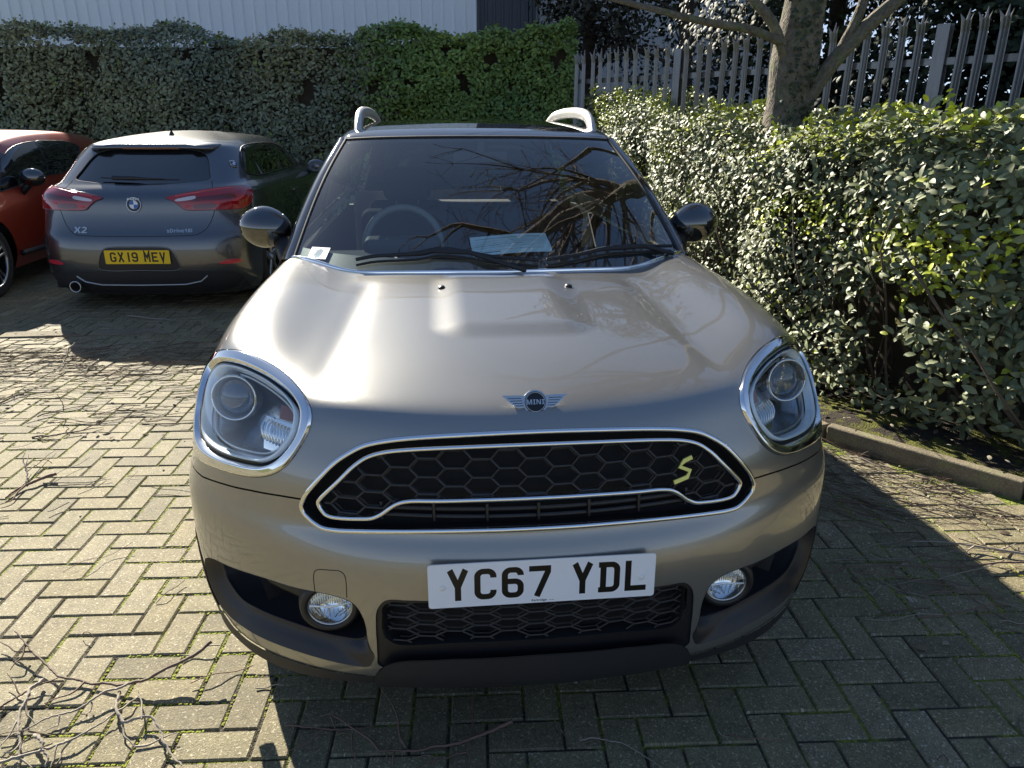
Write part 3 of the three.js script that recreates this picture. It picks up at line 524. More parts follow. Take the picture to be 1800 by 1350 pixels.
  for (let k = 0; k < 230; k++) {
    const t = rnd() * 0.9, i = Math.floor(t * 199.99), n = out(i), q = face[i], d = rr(0.12, 0.75), a = V3(q.x - n.x * d, 0.03, q.z - n.z * d), pts = [a]; let p = a, dir = V3(rr(-.5, .5) + n.x * 0.3, 1, rr(-.5, .5) + n.z * 0.3);
    for (let j = 0; j < 5; j++) { dir.add(V3(rr(-.5, .5), rr(-.1, .25), rr(-.5, .5))); p = p.clone().addScaledVector(dir.clone().normalize(), rr(0.16, 0.3)); if (p.y > topAt(t) - 0.06) break; pts.push(p); }
    if (pts.length > 2) { const r = rr(0.004, 0.013); stems.push(tube(spline(pts, 9), x => r * (1 - 0.6 * x), 5)); }
  }
  part('stems', stems, std([0.11, 0.088, 0.066], 0.9), h);
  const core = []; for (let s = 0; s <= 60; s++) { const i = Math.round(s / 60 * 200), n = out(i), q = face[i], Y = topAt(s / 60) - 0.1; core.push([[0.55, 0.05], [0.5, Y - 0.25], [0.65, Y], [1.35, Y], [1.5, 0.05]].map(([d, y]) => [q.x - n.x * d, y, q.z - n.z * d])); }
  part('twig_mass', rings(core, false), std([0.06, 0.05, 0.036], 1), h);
}
// tall clipped hedges behind the parked cars
function backHedge(label, x0, x1, Y, tint, count, z0, lively, other, edge) {
  seed = 57;
  const h = thing('hedge', label, 'hedge'), all = [];
  for (let k = 0; k < count; k++) {
    const x = rr(x0, x1), top = rnd() < 0.2, y = top ? Y + 0.26 * hn(x, 3, 1.3) + 0.10 * hn(x, 8, 4) - Math.pow(rnd(), 2) * 0.12 : rr(0.1, Y + 0.26 * hn(x, 3, 1.3)), dep = top ? rr(0, 0.9) : Math.pow(rnd(), 1.7) * 0.22 + 0.28 * hn(x, y, 1.5) + 0.10 * hn(x, y, 6);
    if (!top && hn(x, y, 3.1) + 0.4 * hn(x + 9, y, 9) < -0.33) continue;
    const shoot = rnd() < (top ? 0.22 : 0.02) * lively, c0 = rr(0.7, 1.35), len = rr(0.034, 0.08), m = orient(top ? V3(0, 1, 0.3) : V3(0, 0.5, 1), 0.75, len); m.setPosition(x, y, z0 - dep);
    all.push({ m, c: shoot ? rgb(0.2 * c0, 0.26 * c0, 0.04 * c0) : (q => rgb(q[0] * c0, q[1] * c0, q[2] * c0))(other && Math.abs(x - edge) < 0.55 && rnd() < 0.5 - 0.9 * Math.abs(x - edge) ? other : tint.map((q, i) => q * (1 + [0.5, 0.25, -0.2][i] * hn(x + 30, y, 1.2)))) });
  }
  for (let k = 0; k < (x1 - x0) * 26; k++) { const x = rr(x0, x1), a = rr(0.02, 0.1), z = z0 - rr(0, 0.5); for (let j = 0; j < 5; j++) { const m = orient(V3(rr(-1, 1), 0.6, rr(-1, 1)), 0.3, rr(0.035, 0.06)); m.setPosition(x + rr(-.02, .02), Y + 0.26 * hn(x, 3, 1.3) + 0.10 * hn(x, 8, 4) + a * j / 5, z); all.push({ m, c: rgb(tint[0] * 1.5, tint[1] * 1.5, tint[2] * 1.2) }); } }
  scatter('foliage', leafB, matDull, all, h);
  const st = []; for (let k = 0; k < (x1 - x0) * 14; k++) { const x = rr(x0, x1), z = z0 - rr(0.12, 0.4); st.push(tube(spline([[x, 0, z], [x + rr(-.2, .2), 0.8, z + rr(-.1, .1)], [x + rr(-.3, .3), rr(1.3, Y - 0.1), z + rr(-.1, .1)]], 7), q => 0.012 * (1 - 0.6 * q), 4)); }
  part('stems', st, twigDark, h);
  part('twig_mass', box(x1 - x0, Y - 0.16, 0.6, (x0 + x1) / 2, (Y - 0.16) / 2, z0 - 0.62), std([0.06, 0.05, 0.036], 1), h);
}
backHedge('long dull grey green clipped hedge behind the red and grey cars', -9.5, -2.02, 2.62, [0.205, 0.222, 0.13], 46000, -11, 0.5, [0.095, 0.155, 0.036], -2.05);
backHedge('bright green clipped hedge between the grey hedge and the palisade fence', -2.1, 0.86, 2.66, [0.125, 0.205, 0.048], 26000, -10.9, 1.6, [0.15, 0.165, 0.095], -2.05);

// palisade fence: pale by pale
const galv = std([0.18, 0.183, 0.19], 0.5, 0.35, { roughnessMap: dustRough });
{
  const f = thing('palisade_fence', 'grey galvanised steel palisade fence with spiked pales behind the sunlit hedge', 'fence');
  const A = V3(0.75, 0, -10.1), B = V3(6.6, 0, -1.5), L = A.distanceTo(B), d = B.clone().sub(A).normalize(), turn = Math.atan2(-d.z, d.x), H = 2.34;
  const sec = y => [[-0.034, y, 0.012], [-0.03, y, 0.016], [-0.013, y, -0.004], [0, y, 0.012], [0.013, y, -0.004], [0.03, y, 0.016], [0.034, y, 0.012]];
  const up = rings([sec(0.06), sec(H - 0.16)], false), fork = k => rings([sec(H - 0.16).slice(k * 2, k * 2 + 3), sec(H - 0.08).slice(k * 2, k * 2 + 3).map(p => [p[0] * 1.12, p[1], p[2] + 0.012]), [0, 1, 2].map(i => [[-0.05, 0, 0.05][k] + (i - 1) * 0.003, H - (k === 1 ? 0 : 0.035), k === 1 ? 0.0 : 0.035])], false);
  const pale = merge([up, fork(0), fork(1), fork(2)]); pale.computeVertexNormals();
  const n = Math.floor(L / 0.155);
  for (let i = 0; i < n; i++) { const p = A.clone().addScaledVector(d, 0.08 + i * 0.155); if (i % 18 === 11) continue; const m = part('pale', pale, galv, f); m.position.copy(p); m.rotation.y = turn; m.rotation.z = rr(-0.012, 0.012); }
  for (let i = 0; i * 18 + 11 < n; i++) { const p = A.clone().addScaledVector(d, 0.08 + (i * 18 + 11) * 0.155), m = part('post', [box(0.1, 2.25, 0.008, 0, 1.125, 0.0), box(0.1, 2.25, 0.008, 0, 1.125, -0.055), box(0.006, 2.25, 0.05, 0, 1.125, -0.028)], galv, f); m.position.copy(p); m.rotation.y = turn; }
  for (const y of [0.35, 1.98]) { const m = part('rail', [box(L, 0.05, 0.006, 0, y, -0.022), box(L, 0.006, 0.045, 0, y + 0.025, -0.04)], galv, f); m.position.copy(A.clone().lerp(B, 0.5)); m.rotation.y = turn; }
}
// trees
function limb(list, p, dir, r, len, depth, spec) {   // grows a wandering limb and what branches from it
  const pts = [p.clone()], n = Math.max(3, Math.round(len / spec.step)), d = dir.clone().normalize(); let q = p.clone(); const kids = [];
  for (let i = 1; i <= n; i++) {
    d.add(V3(rr(-1, 1), rr(-1, 1) + spec.lift, rr(-1, 1)).multiplyScalar(spec.wander)).normalize(); q = q.clone().addScaledVector(d, len / n); pts.push(q);
    if (depth > 0 && i >= 1 && rnd() < spec.fork) { const side = V3(rr(-1, 1), rr(-0.5, 0.8), rr(-1, 1)), a = side.addScaledVector(d, -side.dot(d)).normalize().addScaledVector(d, rr(0.5, 1.1)); kids.push([q.clone(), a, r * (1 - 0.65 * i / n) * rr(0.4, 0.65), len * rr(0.4, 0.7)]); }
  }
  list.push(tube(pts, t => Math.max(spec.min, r * (1 - 0.72 * t)), depth > 2 ? 9 : depth > 1 ? 6 : depth > 0 ? 5 : 4));
  for (const k of kids) limb(list, k[0], k[1], Math.max(spec.min, k[2]), k[3], depth - 1, spec);
  if (depth > 0) for (let k = 0; k < 2; k++) limb(list, q, d.clone().add(V3(rr(-.6, .6), rr(-.3, .6), rr(-.6, .6))), Math.max(spec.min, r * 0.3), len * 0.5, depth - 1, spec);
}
{
  seed = 4242;
  const t = thing('bare_tree', 'leafless tree with pale trunk and forked limbs growing through the sunlit hedge', 'tree', [1.88, 0, -5.45]);
  const trunk = [[-0.02, 0, 0], [-0.01, 0.7, 0], [0, 1.4, 0], [0.02, 1.9, 0.0], [0.05, 2.5, 0.02], [0.05, 3.1, 0.05], [-0.05, 3.8, 0.1]];
  const tg = tube(spline(trunk, 30), q => 0.172 * (1 - 0.3 * q) + 0.09 * Math.exp(-q * 9) + 0.012 * Math.sin(q * 40), 20);
  part('trunk', tg, barkMat, t);
  const main = [], fine = [], S = { step: 0.22, wander: 0.17, lift: 0.2, fork: 0.5, min: 0.004 };
  part('limb', tube(spline([[0.08, 1.62, 0.05], [0.25, 1.92, 0.1], [0.42, 2.12, 0.12], [0.62, 2.3, 0.1], [0.95, 2.65, 0.0], [1.2, 3.2, -0.1]], 20), q => 0.056 * (1 - 0.5 * q), 10), barkMat, t);
  part('limb', tube(spline([[0.27, 1.95, 0.1], [0.36, 2.2, 0.12], [0.42, 2.5, 0.1], [0.5, 3.0, 0.0]], 14), q => 0.036 * (1 - 0.4 * q), 8), barkMat, t);
  part('limb', tube(spline([[-0.08, 1.95, 0.08], [-0.2, 2.15, 0.12], [-0.35, 2.3, 0.1], [-0.5, 2.55, 0.1], [-0.9, 3.0, 0.25]], 18), q => 0.036 * (1 - 0.5 * q), 8), barkMat, t);
  part('limb', tube(spline([[-0.1, 2.02, 0.1], [-0.35, 2.09, 0.2], [-0.7, 2.13, 0.3], [-1.15, 2.22, 0.35], [-1.6, 2.32, 0.3]], 18), q => 0.03 * (1 - 0.6 * q), 7), barkMat, t);
  for (const [p, d, r, l, dep] of [[[-0.9, 3.0, 0.25], [-0.7, 1.1, 0.4], 0.034, 1.2, 2], [[-1.6, 2.32, 0.3], [-1, 0.35, 0.2], 0.014, 0.5, 1], [[1.2, 3.2, -0.1], [0.6, 1, 0.1], 0.04, 1.8, 2], [[0.5, 3.0, 0.0], [0.2, 1, 0.2], 0.04, 1.8, 2],
    [[-0.05, 3.7, 0.1], [-0.9, 0.75, 0.75], 0.12, 3.0, 3], [[-0.05, 3.8, 0.1], [-0.5, 0.95, 0.1], 0.1, 2.6, 3], [[0, 3.5, 0.08], [-0.9, 0.9, -0.2], 0.085, 2.6, 3], [[0, 3.7, 0.1], [0.5, 1, 0.2], 0.09, 2.4, 3], [[0, 3.2, 0.06], [-0.55, 0.95, 1.0], 0.085, 2.8, 3], [[-0.05, 3.8, 0.1], [0, 1, -0.4], 0.08, 2.2, 2]]) limb(fine, V3(...p), V3(...d), r, l, dep, S);
  part('branches', fine, std([0.17, 0.14, 0.11], 0.9), t);
  // ivy on the trunk
  const iv = []; for (let k = 0; k < 2600; k++) { const a = rr(0, 6.28), y = 0.9 + 1.9 * rnd(), r = 0.176 - 0.0136 * y + rr(0, 0.035); const keep = Math.cos(a - 1.15) + 1.2 * hn(a, y, 3) - 0.45 * Math.abs(y - 1.9); if (keep < 0.62) continue; const n = V3(Math.cos(a), 0.3, Math.sin(a)), m = orient(n, 0.5, rr(0.02, 0.042)); m.setPosition(Math.cos(a) * r, y, Math.sin(a) * r); const c0 = rr(0.6, 1.2); iv.push({ m, c: rgb(0.03 * c0, 0.045 * c0, 0.015 * c0) }); }
  scatter('ivy', leafB, matDull, iv, t);
}
function backHedge2() {   // undergrowth that fills the foot of the fence from behind
  const h = thing('undergrowth', 'dark dense undergrowth filling the foot of the palisade fence from behind', 'bush'), all = [], A = V3(1.1, 0, -10.6), B = V3(7.6, 0, -1.2), n = V3(-0.826, 0, 0.563);
  for (let k = 0; k < 16000; k++) { const t = rnd(), y = 1.95 * Math.pow(rnd(), 0.8), p = A.clone().lerp(B, t).addScaledVector(n, -0.15 - 0.5 * Math.pow(rnd(), 1.5) - 0.3 * hn(t * 20, y, 1)); if (y > 1.35 + 0.9 * hn(t * 14, 2, 1)) continue; const m = orient(n.clone().setY(0.5), 0.8, rr(0.05, 0.09)); m.setPosition(p.x, y, p.z); const c = rr(0.5, 1.4); all.push({ m, c: rgb(0.028 * c, 0.034 * c, 0.015 * c) }); }
  scatter('foliage', leafB, matDull, all, h);
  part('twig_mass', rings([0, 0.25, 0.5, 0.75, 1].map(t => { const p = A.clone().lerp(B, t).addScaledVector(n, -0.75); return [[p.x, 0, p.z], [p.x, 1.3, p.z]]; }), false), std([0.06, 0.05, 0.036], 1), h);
}
function evergreen(label, x, z, H, R, n, tint, low, gap) {
  seed = Math.round(x * 1000 + 77);
  const t = thing('evergreen_tree', label, 'tree', [x, 0, z]), all = [], br = [];
  part('trunk', tube(spline([[0, 0, 0], [rr(-.1, .1), H * 0.4, rr(-.1, .1)], [rr(-.2, .2), H * 0.85, rr(-.2, .2)]], 14), q => 0.17 * (1 - 0.7 * q), 8), twigDark, t);
  for (let k = 0; k < 46; k++) { // boughs, each with its clumps of leaves
    const y = H * (low + (1 - low) * rnd()), a = rr(0, 6.283), reach = R * rr(0.55, 1) * Math.sqrt(Math.max(0.15, 1 - Math.pow(Math.abs(y / H - 0.5) * 1.7, 2))), tip = V3(Math.cos(a) * reach, y + rr(-0.3, 0.3), Math.sin(a) * reach);
    br.push(tube(spline([[0, y - 0.5, 0], [tip.x * 0.5, y - 0.15, tip.z * 0.5], [tip.x, tip.y, tip.z]], 8), q => 0.03 * (1 - 0.8 * q), 4));
    for (let j = 0; j < n / 46; j++) {
      const c = tip.clone().multiplyScalar(1).setY(tip.y).lerp(V3(0, y - 0.2, 0), Math.pow(rnd(), 1.5) * 0.75).add(V3(rr(-1, 1), rr(-1, 1), rr(-1, 1)).normalize().multiplyScalar(gap * Math.pow(rnd(), 0.6)));
      const m = orient(V3(c.x, 0.8, c.z), 0.8, rr(0.06, 0.11)); m.setPosition(c); const c0 = rr(0.6, 1.4); all.push({ m, c: rgb(tint[0] * c0, tint[1] * c0, tint[2] * c0) });
    }
  }
  scatter('crown', leafB, matDark, all, t); part('boughs', br, twigDark, t);
}
evergreen('dark evergreen tree beyond the fence at the far right of the bare trunk', 5.1, -8.0, 4.4, 1.9, 26000, [0.022, 0.034, 0.014], 0.0, 0.5);
evergreen('dense low evergreen filling the gap behind the right end of the fence', 6.7, -8.0, 4.2, 2.0, 24000, [0.020, 0.030, 0.013], 0.0, 0.5);
evergreen('dark evergreen tree beyond the fence just right of the bare trunk', 3.8, -9.6, 4.8, 1.9, 24000, [0.024, 0.036, 0.013], 0.05, 0.48);
evergreen('open dark evergreen beyond the fence just left of the bare trunk', 2.55, -11.8, 6.0, 1.7, 4600, [0.025, 0.036, 0.014], 0.12, 0.42);
evergreen('brownish twiggy evergreen standing in front of the building corner', 1.25, -12.6, 5.6, 1.05, 7500, [0.05, 0.045, 0.026], 0.42, 0.4);
backHedge2();
evergreen('spreading evergreen over the right end of the fence', 6.3, -4.4, 5.0, 1.7, 15000, [0.022, 0.034, 0.014], 0.05, 0.45);
evergreen('tall evergreen at the far right edge beyond the fence', 7.6, -6.2, 5.5, 2.2, 16000, [0.022, 0.034, 0.014], 0.03, 0.5);

// ---------- the near car ----------
function glyphs(ctx, str, x0, y0, h, w, gap, st) {  // plate characters: even strokes, round corners
  ctx.lineWidth = st; ctx.lineCap = 'butt'; ctx.lineJoin = 'miter';
  const e = st / 2, P = (x, pts, close) => { ctx.beginPath(); pts.forEach((p, i) => i ? ctx.lineTo(x + p[0] * w, y0 + p[1] * h) : ctx.moveTo(x + p[0] * w, y0 + p[1] * h)); if (close) ctx.closePath(); ctx.stroke(); };
  const ex = e / w, ey = e / h, R = (x, pts, close) => { ctx.lineJoin = 'round'; const r = 0.17 * h; ctx.beginPath(); const Q = pts.map(p => [x + p[0] * w, y0 + p[1] * h]); if (close) { ctx.moveTo((Q[0][0] + Q[Q.length - 1][0]) / 2, (Q[0][1] + Q[Q.length - 1][1]) / 2); for (let i = 0; i < Q.length; i++) ctx.arcTo(...Q[i], ...Q[(i + 1) % Q.length], r); ctx.closePath(); } else { ctx.moveTo(...Q[0]); for (let i = 1; i < Q.length - 1; i++) ctx.arcTo(...Q[i], ...Q[i + 1], r); ctx.lineTo(...Q[Q.length - 1]); } ctx.stroke(); ctx.lineJoin = 'miter'; };
  let x = x0;
  for (const c of str) {
    if (c === ' ') { x += gap * 3; continue; }
    const a = ex, b = 1 - ex, t = ey, d = 1 - ey;
    if (c === 'Y') { P(x, [[a, 0], [a + 0.02, 0.02], [0.5, 0.56], [b - 0.02, 0.02], [b, 0]]); P(x, [[0.5, 0.5], [0.5, 1]]); }
    if (c === 'C') R(x, [[b, 0.3], [b, t], [a, t], [a, d], [b, d], [b, 0.7]]);
    if (c === 'G') { R(x, [[b, 0.3], [b, t], [a, t], [a, d], [b, d], [b, 0.52]]); P(x, [[b + ex, 0.55], [0.55, 0.55]]); }
    if (c === '6') { R(x, [[b, 0.27], [b, t], [a, t], [a, d], [b, d], [b, 0.46], [a, 0.46]]); }
    if (c === '9') { R(x, [[a, 0.73], [a, d], [b, d], [b, t], [a, t], [a, 0.54], [b, 0.54]]); }
    if (c === '7') P(x, [[0, t], [b, t], [b, 0.2], [0.36, 1]]);
    if (c === 'D') { R(x, [[0.14, t], [b, t], [b, d], [0.14, d]]); P(x, [[a + 0.08, 0], [a + 0.08, 1]]); P(x, [[0, t], [0.4, t]]); P(x, [[0, d], [0.4, d]]); }
    if (c === 'L') P(x, [[a, 0], [a, d], [1, d]]);
    if (c === 'X') { P(x, [[a, 0], [b, 1]]); P(x, [[b, 0], [a, 1]]); }
    if (c === '1') { P(x, [[0.5, 0], [0.5, 1]]); }
    if (c === 'M') { P(x, [[a, 1], [a, 0.02], [0.5, 0.55], [b, 0.02], [b, 1]]); }
    if (c === 'E') { P(x, [[1, t], [a, t], [a, d], [1, d]]); P(x, [[a, 0.5], [0.85, 0.5]]); }
    if (c === 'V') P(x, [[a, 0], [0.5, 0.93], [b, 0]]);
    x += c === '1' ? w * 0.75 + gap : w + gap;
  }
}
function plateTexture(str, ground, foot) {
  const c = document.createElement('canvas'); c.width = 1560; c.height = 333; const g = c.getContext('2d');
  g.fillStyle = ground; g.fillRect(0, 0, 1560, 333); g.strokeStyle = '#07080a'; g.fillStyle = '#101114';
  glyphs(g, str, 125, 46, 237, 150, 36, 42);
  if (foot) { g.font = 'bold 24px sans-serif'; g.fillText(foot, 700, 322); g.font = '9px sans-serif'; g.fillText('0000 000', 820, 320); }
  const t = new THREE.CanvasTexture(c); t.colorSpace = THREE.SRGBColorSpace; return t;
}
function plateGeo(w, h) {
  const s = new THREE.Shape(), r = 0.008, x = w / 2, y = h / 2;
  s.moveTo(-x + r, -y); s.lineTo(x - r, -y); s.quadraticCurveTo(x, -y, x, -y + r); s.lineTo(x, y - r); s.quadraticCurveTo(x, y, x - r, y); s.lineTo(-x + r, y); s.quadraticCurveTo(-x, y, -x, y - r); s.lineTo(-x, -y + r); s.quadraticCurveTo(-x, -y, -x + r, -y);
  const front = new THREE.ShapeGeometry(s, 6), p = front.attributes.position, uv = front.attributes.uv; for (let i = 0; i < p.count; i++) uv.setXY(i, p.getX(i) / w + 0.5, p.getY(i) / h + 0.5);
  return [front.translate(0, 0, 0.0032), new THREE.ExtrudeGeometry(s, { depth: 0.003, bevelEnabled: false })];
}
// pressed relief of the bonnet: a raised centre with a soft front edge, and hollows inside the wings
const smooth = (a, b, x) => { const t = Math.max(0, Math.min(1, (x - a) / (b - a))); return t * t * (3 - 2 * t); };
nose.bump = (x, y, z) => {
  if (z > -0.12 || y < 0.9) return 0;
  const dx = Math.abs(x), qx = Math.max(0, dx - 0.13), qz = Math.max(0, z + 0.60), d = Math.hypot(qx, qz);
  let h = 0.0135 * (1 - smooth(0.0, 0.115, d));
  h += -0.0045 * Math.exp(-Math.pow((dx - 0.475 - 0.05 * (z + 0.6)) / 0.042, 2)) * smooth(-0.16, -0.4, z) * (1 - smooth(-1.0, -1.25, z)) * (dx < 0.8 ? 1 : 0);
  return h * (1 - smooth(1.02, 1.13, -z - 0.05 * dx));
};
const polar = (loop, c, n = 128) => { // an outline as n points at even angles round c
  const out = []; for (let k = 0; k < n; k++) { const a = k / n * 2 * Math.PI, dx = Math.cos(a), dy = Math.sin(a); let best = null; for (let i = 0, j = loop.length - 1; i < loop.length; j = i++) { const ax = loop[j][0] - c[0], ay = loop[j][1] - c[1], ex = loop[i][0] - c[0] - ax, ey = loop[i][1] - c[1] - ay, den = dx * ey - dy * ex; if (Math.abs(den) < 1e-12) continue; const t = (ax * ey - ay * ex) / den, s = (ax * dy - ay * dx) / den; if (t > 0 && s >= 0 && s <= 1 && (!best || t > best)) best = t; } out.push([c[0] + dx * best, c[1] + dy * best]); } return out;
};
const toward = (loop, c, k) => loop.map(p => [c[0] + (p[0] - c[0]) * k, c[1] + (p[1] - c[1]) * k]);
const mix = (A, B, k) => A.map((p, i) => [p[0] + (B[i][0] - p[0]) * k, p[1] + (B[i][1] - p[1]) * k]);
const closeSym = half => loopUV([...half.filter(p => p[0] < 6.95), ...half.filter(p => p[0] < 6.95).map(([u, v]) => [14 - u, v]).reverse()], 260);
function solveXY(surf, x, y, u, v) { for (let k = 0; k < 14; k++) { const e = 1e-3, p = surf.at(u, v).p, a = surf.at(u + e, v).p, b = surf.at(u, v + e).p, J = [(a[0] - p[0]) / e, (b[0] - p[0]) / e, (a[1] - p[1]) / e, (b[1] - p[1]) / e], d = J[0] * J[3] - J[1] * J[2] || 1e-9, rx = x - p[0], ry = y - p[1]; u += (rx * J[3] - ry * J[1]) / d; v += (J[0] * ry - J[2] * rx) / d; } return [u, v]; }
function honeycomb(surf, loop, [x0, x1, y0, y1], cw, rh, flat, off, r) {
  const f = inside(loop), bars = [], at = (x, y) => { const [u, v] = solveXY(surf, x, y, 7 + x / 0.16, (y - 0.22) / 0.105); return f(u, v) > -0.02 ? { in: f(u, v) > 0, p: surf.at(u, v, off).p } : null; };
  const seg = (ax, ay, bx, by) => { const pts = []; for (let k = 0; k <= 3; k++) { const q = at(ax + (bx - ax) * k / 3, ay + (by - ay) * k / 3); if (q && q.in) pts.push(q.p); else if (pts.length) break; } if (pts.length > 1) bars.push(tube(pts, r, 5)); };
  let c = 0;
  for (let x = x0; x < x1; x += cw, c++) for (let y = y0 + (c % 2 ? rh / 2 : 0); y < y1; y += rh) {
    const hw = flat / 2, sl = cw - flat;
    seg(x - hw, y, x + hw, y); seg(x + hw, y, x + hw + sl, y + rh / 2); seg(x + hw, y, x + hw + sl, y - rh / 2);
  }
  return bars;
}
{
  const car = thing('parked_car', 'champagne metallic compact car with black roof and white front plate facing the camera', 'car', [0.068, 0, -1.4356], 5.97 * Math.PI / 180);
  const T = TRACED, grille = closeSym(T.grilleL), inner = closeSym(T.innerL);
  const lipRaw = [[0, 2.7], [1.15, 2.42], [1.434, 2.02], [1.553, 1.6], [1.852, 1.05], [2.2, 0.66], [2.6, 0.55], [3.5, 0.52], [4.5, 0.5], [5.03, 0.55], [5.06, 0.8]];
  const hlo = [...T.hlOuter.slice(0, -1), [1.02, 4.98], [0.92, 5.4], [0.9, 5.85], [0.91, 6.3], [0.95, 6.75], [1.03, 7.08], [1.167, 7.28]], hc = [2.75, 6.3];
  const HO = polar(loopUV(hlo, 240), hc), HI = polar(loopUV(T.hlInner, 240), hc);
  const scoop = loopUV(T.scoop.map(([u, v]) => { let l = 0; for (let i = 1; i < lipRaw.length; i++) if (u <= lipRaw[i][0]) { l = lipRaw[i - 1][1] + (lipRaw[i][1] - lipRaw[i - 1][1]) * (u - lipRaw[i - 1][0]) / (lipRaw[i][0] - lipRaw[i - 1][0]); break; } return [u, Math.max(v, l + 0.06 + 0.5 * Math.min(1, Math.max(0, (u - 1.5) / 0.9)))]; }), 200), pocket = loopUV(T.pocket, 160);
  const lowL = [[6.9, T.lowerGrille[3][1]], ...T.lowerGrille.slice(0, 4).reverse(), ...T.lowerGrille.slice(6).reverse(), [6.9, T.lowerGrille[6][1]]], lTop = Math.max(...lowL.map(p => p[1])), lIn = Math.min(...lowL.map(p => p[0]));
  const lower = closeSym(lowL), frameL = [[6.9, lTop + 0.03], [6.2, lTop + 0.03], [5.5, lTop + 0.02], [lIn + 0.08, lTop], [lIn - 0.03, lTop - 0.13], [lIn - 0.062, 2.2], [lIn - 0.065, 1.95], [lIn - 0.07, 1.62], [lIn - 0.06, 1.3], [5.2, 1.2], [6.0, 1.2], [6.9, 1.2]], frame = closeSym(frameL);
  const fold = u => u > 7 ? 14 - u : u, lin = (pts, u) => { if (u <= pts[0][0]) return pts[0][1]; for (let i = 1; i < pts.length; i++) if (u <= pts[i][0]) return pts[i - 1][1] + (pts[i][1] - pts[i - 1][1]) * (u - pts[i - 1][0]) / (pts[i][0] - pts[i - 1][0]); return pts[pts.length - 1][1]; };
  const seamPts = [[0, 4.22], [1.27, 4.27], ...T.seamL.slice(1), [4.4, 4.71]], lipPts = [[0, 2.7], [1.15, 2.42], [1.434, 2.02], [1.553, 1.6], [1.852, 1.05], [2.2, 0.66], [2.6, 0.55], [3.5, 0.52], [4.5, 0.5], [5.03, 0.55], [5.06, 0.8], [5.1, 1.05], [5.2, 1.37], [5.33, 1.51], [5.47, 1.58], [6, 1.68], [7, 1.74]];
  const seam = u => lin(seamPts, fold(u)), lip = u => lin(lipPts, fold(u)), rear = u => 11.88 + 0.82 * Math.pow(Math.abs(u - 7) / 5.2, 2.0);
  const fG = inside(grille), fHL = inside(HO), fHR = inside(flip(HO, 14)), fS = inside(scoop), fSR = inside(flip(scoop, 14)), fF = inside(frame);
  const arch = p => Math.abs(p[0]) < 0.72 ? 1 : Math.hypot(p[1] - 0.34, p[2] + 0.875) - 0.395;
  const bonnetKeep = (u, v, p) => Math.min(v - seam(u) - 0.022, -fG(u, v), -fHL(u, v), -fHR(u, v), arch(p) * 8, (fold(u) < 1.7 ? 12.98 : rear(u)) - v);
  const bumperKeep = (u, v, p) => Math.min(seam(u) - 0.022 - v, -fG(u, v), -fS(u, v), -fSR(u, v), -fF(u, v), v - lip(u) - 0.006, arch(p) * 8);
  part('bonnet', panel(nose, [0, 14, 300], [4, 13, 260], bonnetKeep), M.champagne, car);
  part('bumper', panel(nose, [0, 14, 340], [0.3, 4.8, 150], bumperKeep), M.champagne, car);
  part('bumper_lip', panel(nose, [0, 14, 260], [0, 3, 60], (u, v, p) => Math.min(lip(u) - v, arch(p) * 8), 0.003), M.plasticRough, car);
  part('skid_plate', panel(nose, [5.05, 8.95, 120], [0, 1.8, 40], (u, v) => lip(u) - 0.02 - v, (u, v) => 0.004 + 0.007 * smooth(0, 0.25, lip(u) - v)), M.plasticRough, car);
  // black sheet behind the joints, so that they read as gaps
  part('inner_structure', [panel(nose, [0.6, 13.4, 120], [0.5, 12.1, 90], (u, v, p) => Math.min(-fG(u, v), -inside(toward(HO, hc, 1.02))(u, v), -inside(flip(toward(HO, hc, 1.02), 14))(u, v), -fS(u, v), -fSR(u, v), -fF(u, v), arch(p)), -0.016)], M.void, car);
  part('tow_cover', trim(nose, spline(T.towFlap, 60).map(p => [p.x, p.y]), 0.0022, 0.0006, 0.0002, false, 4), M.void, car);
  // grille
  const g = part('grille', [wall(nose, grille, 0.002, -0.05), patch(nose, grille, -0.05, 0.08)], M.void, car);
  part('chrome_surround', trim(nose, grille, 0.0125, 0.008, -0.001), M.chrome, g);
  part('chrome_inner_frame', trim(nose, inner, 0.0115, 0.008, -0.006), M.chrome, g);
  part('honeycomb', [...honeycomb(nose, inner, [-0.56, 0.56, 0.66, 0.93], 0.0615, 0.04, 0.042, -0.014, 0.003), ...honeycomb(nose, toward(inner, [7, 5.3], 0.97), [-0.56, 0.56, 0.657, 0.93], 0.0615, 0.04, 0.042, -0.03, 0.0026)], std([0.017, 0.017, 0.019], 0.42), g);
  { const fi = inside(inner), slot = (u, v) => Math.min(fG(u, v) - 0.05, -fi(u, v) - 0.01), bars = []; for (const v of [4.36, 4.56]) { const l = []; for (let u = 4.9; u <= 9.1; u += 0.1) if (slot(u, v) > 0) l.push(nose.at(u, v, -0.03).p); if (l.length > 2) bars.push(tube(l, 0.006, 5)); } for (let u = 5.2; u < 8.9; u += 0.6) bars.push(tube([4.28, 4.45, 4.6, 4.74].map(v => nose.at(u, v, -0.022).p), 0.004, 5)); part('shutter_slats', bars, M.plastic, g); }
  { // the angular letter at the grille's far end
    const w = 0.0042, o = [[0.025, 0.026], [0.005, 0.020], [-0.008, 0.0075], [0.018, -0.005], [0.009, -0.019], [-0.025, -0.027]], s = new THREE.Shape(), left = [], right = [];
    o.forEach((p, i) => { const a = o[Math.max(0, i - 1)], b = o[Math.min(o.length - 1, i + 1)], l = Math.hypot(b[0] - a[0], b[1] - a[1]), n = [-(b[1] - a[1]) / l * w, (b[0] - a[0]) / l * w]; left.push([p[0] + n[0], p[1] + n[1]]); right.unshift([p[0] - n[0], p[1] - n[1]]); });
    [...left, ...right].forEach((p, i) => i ? s.lineTo(...p) : s.moveTo(...p));
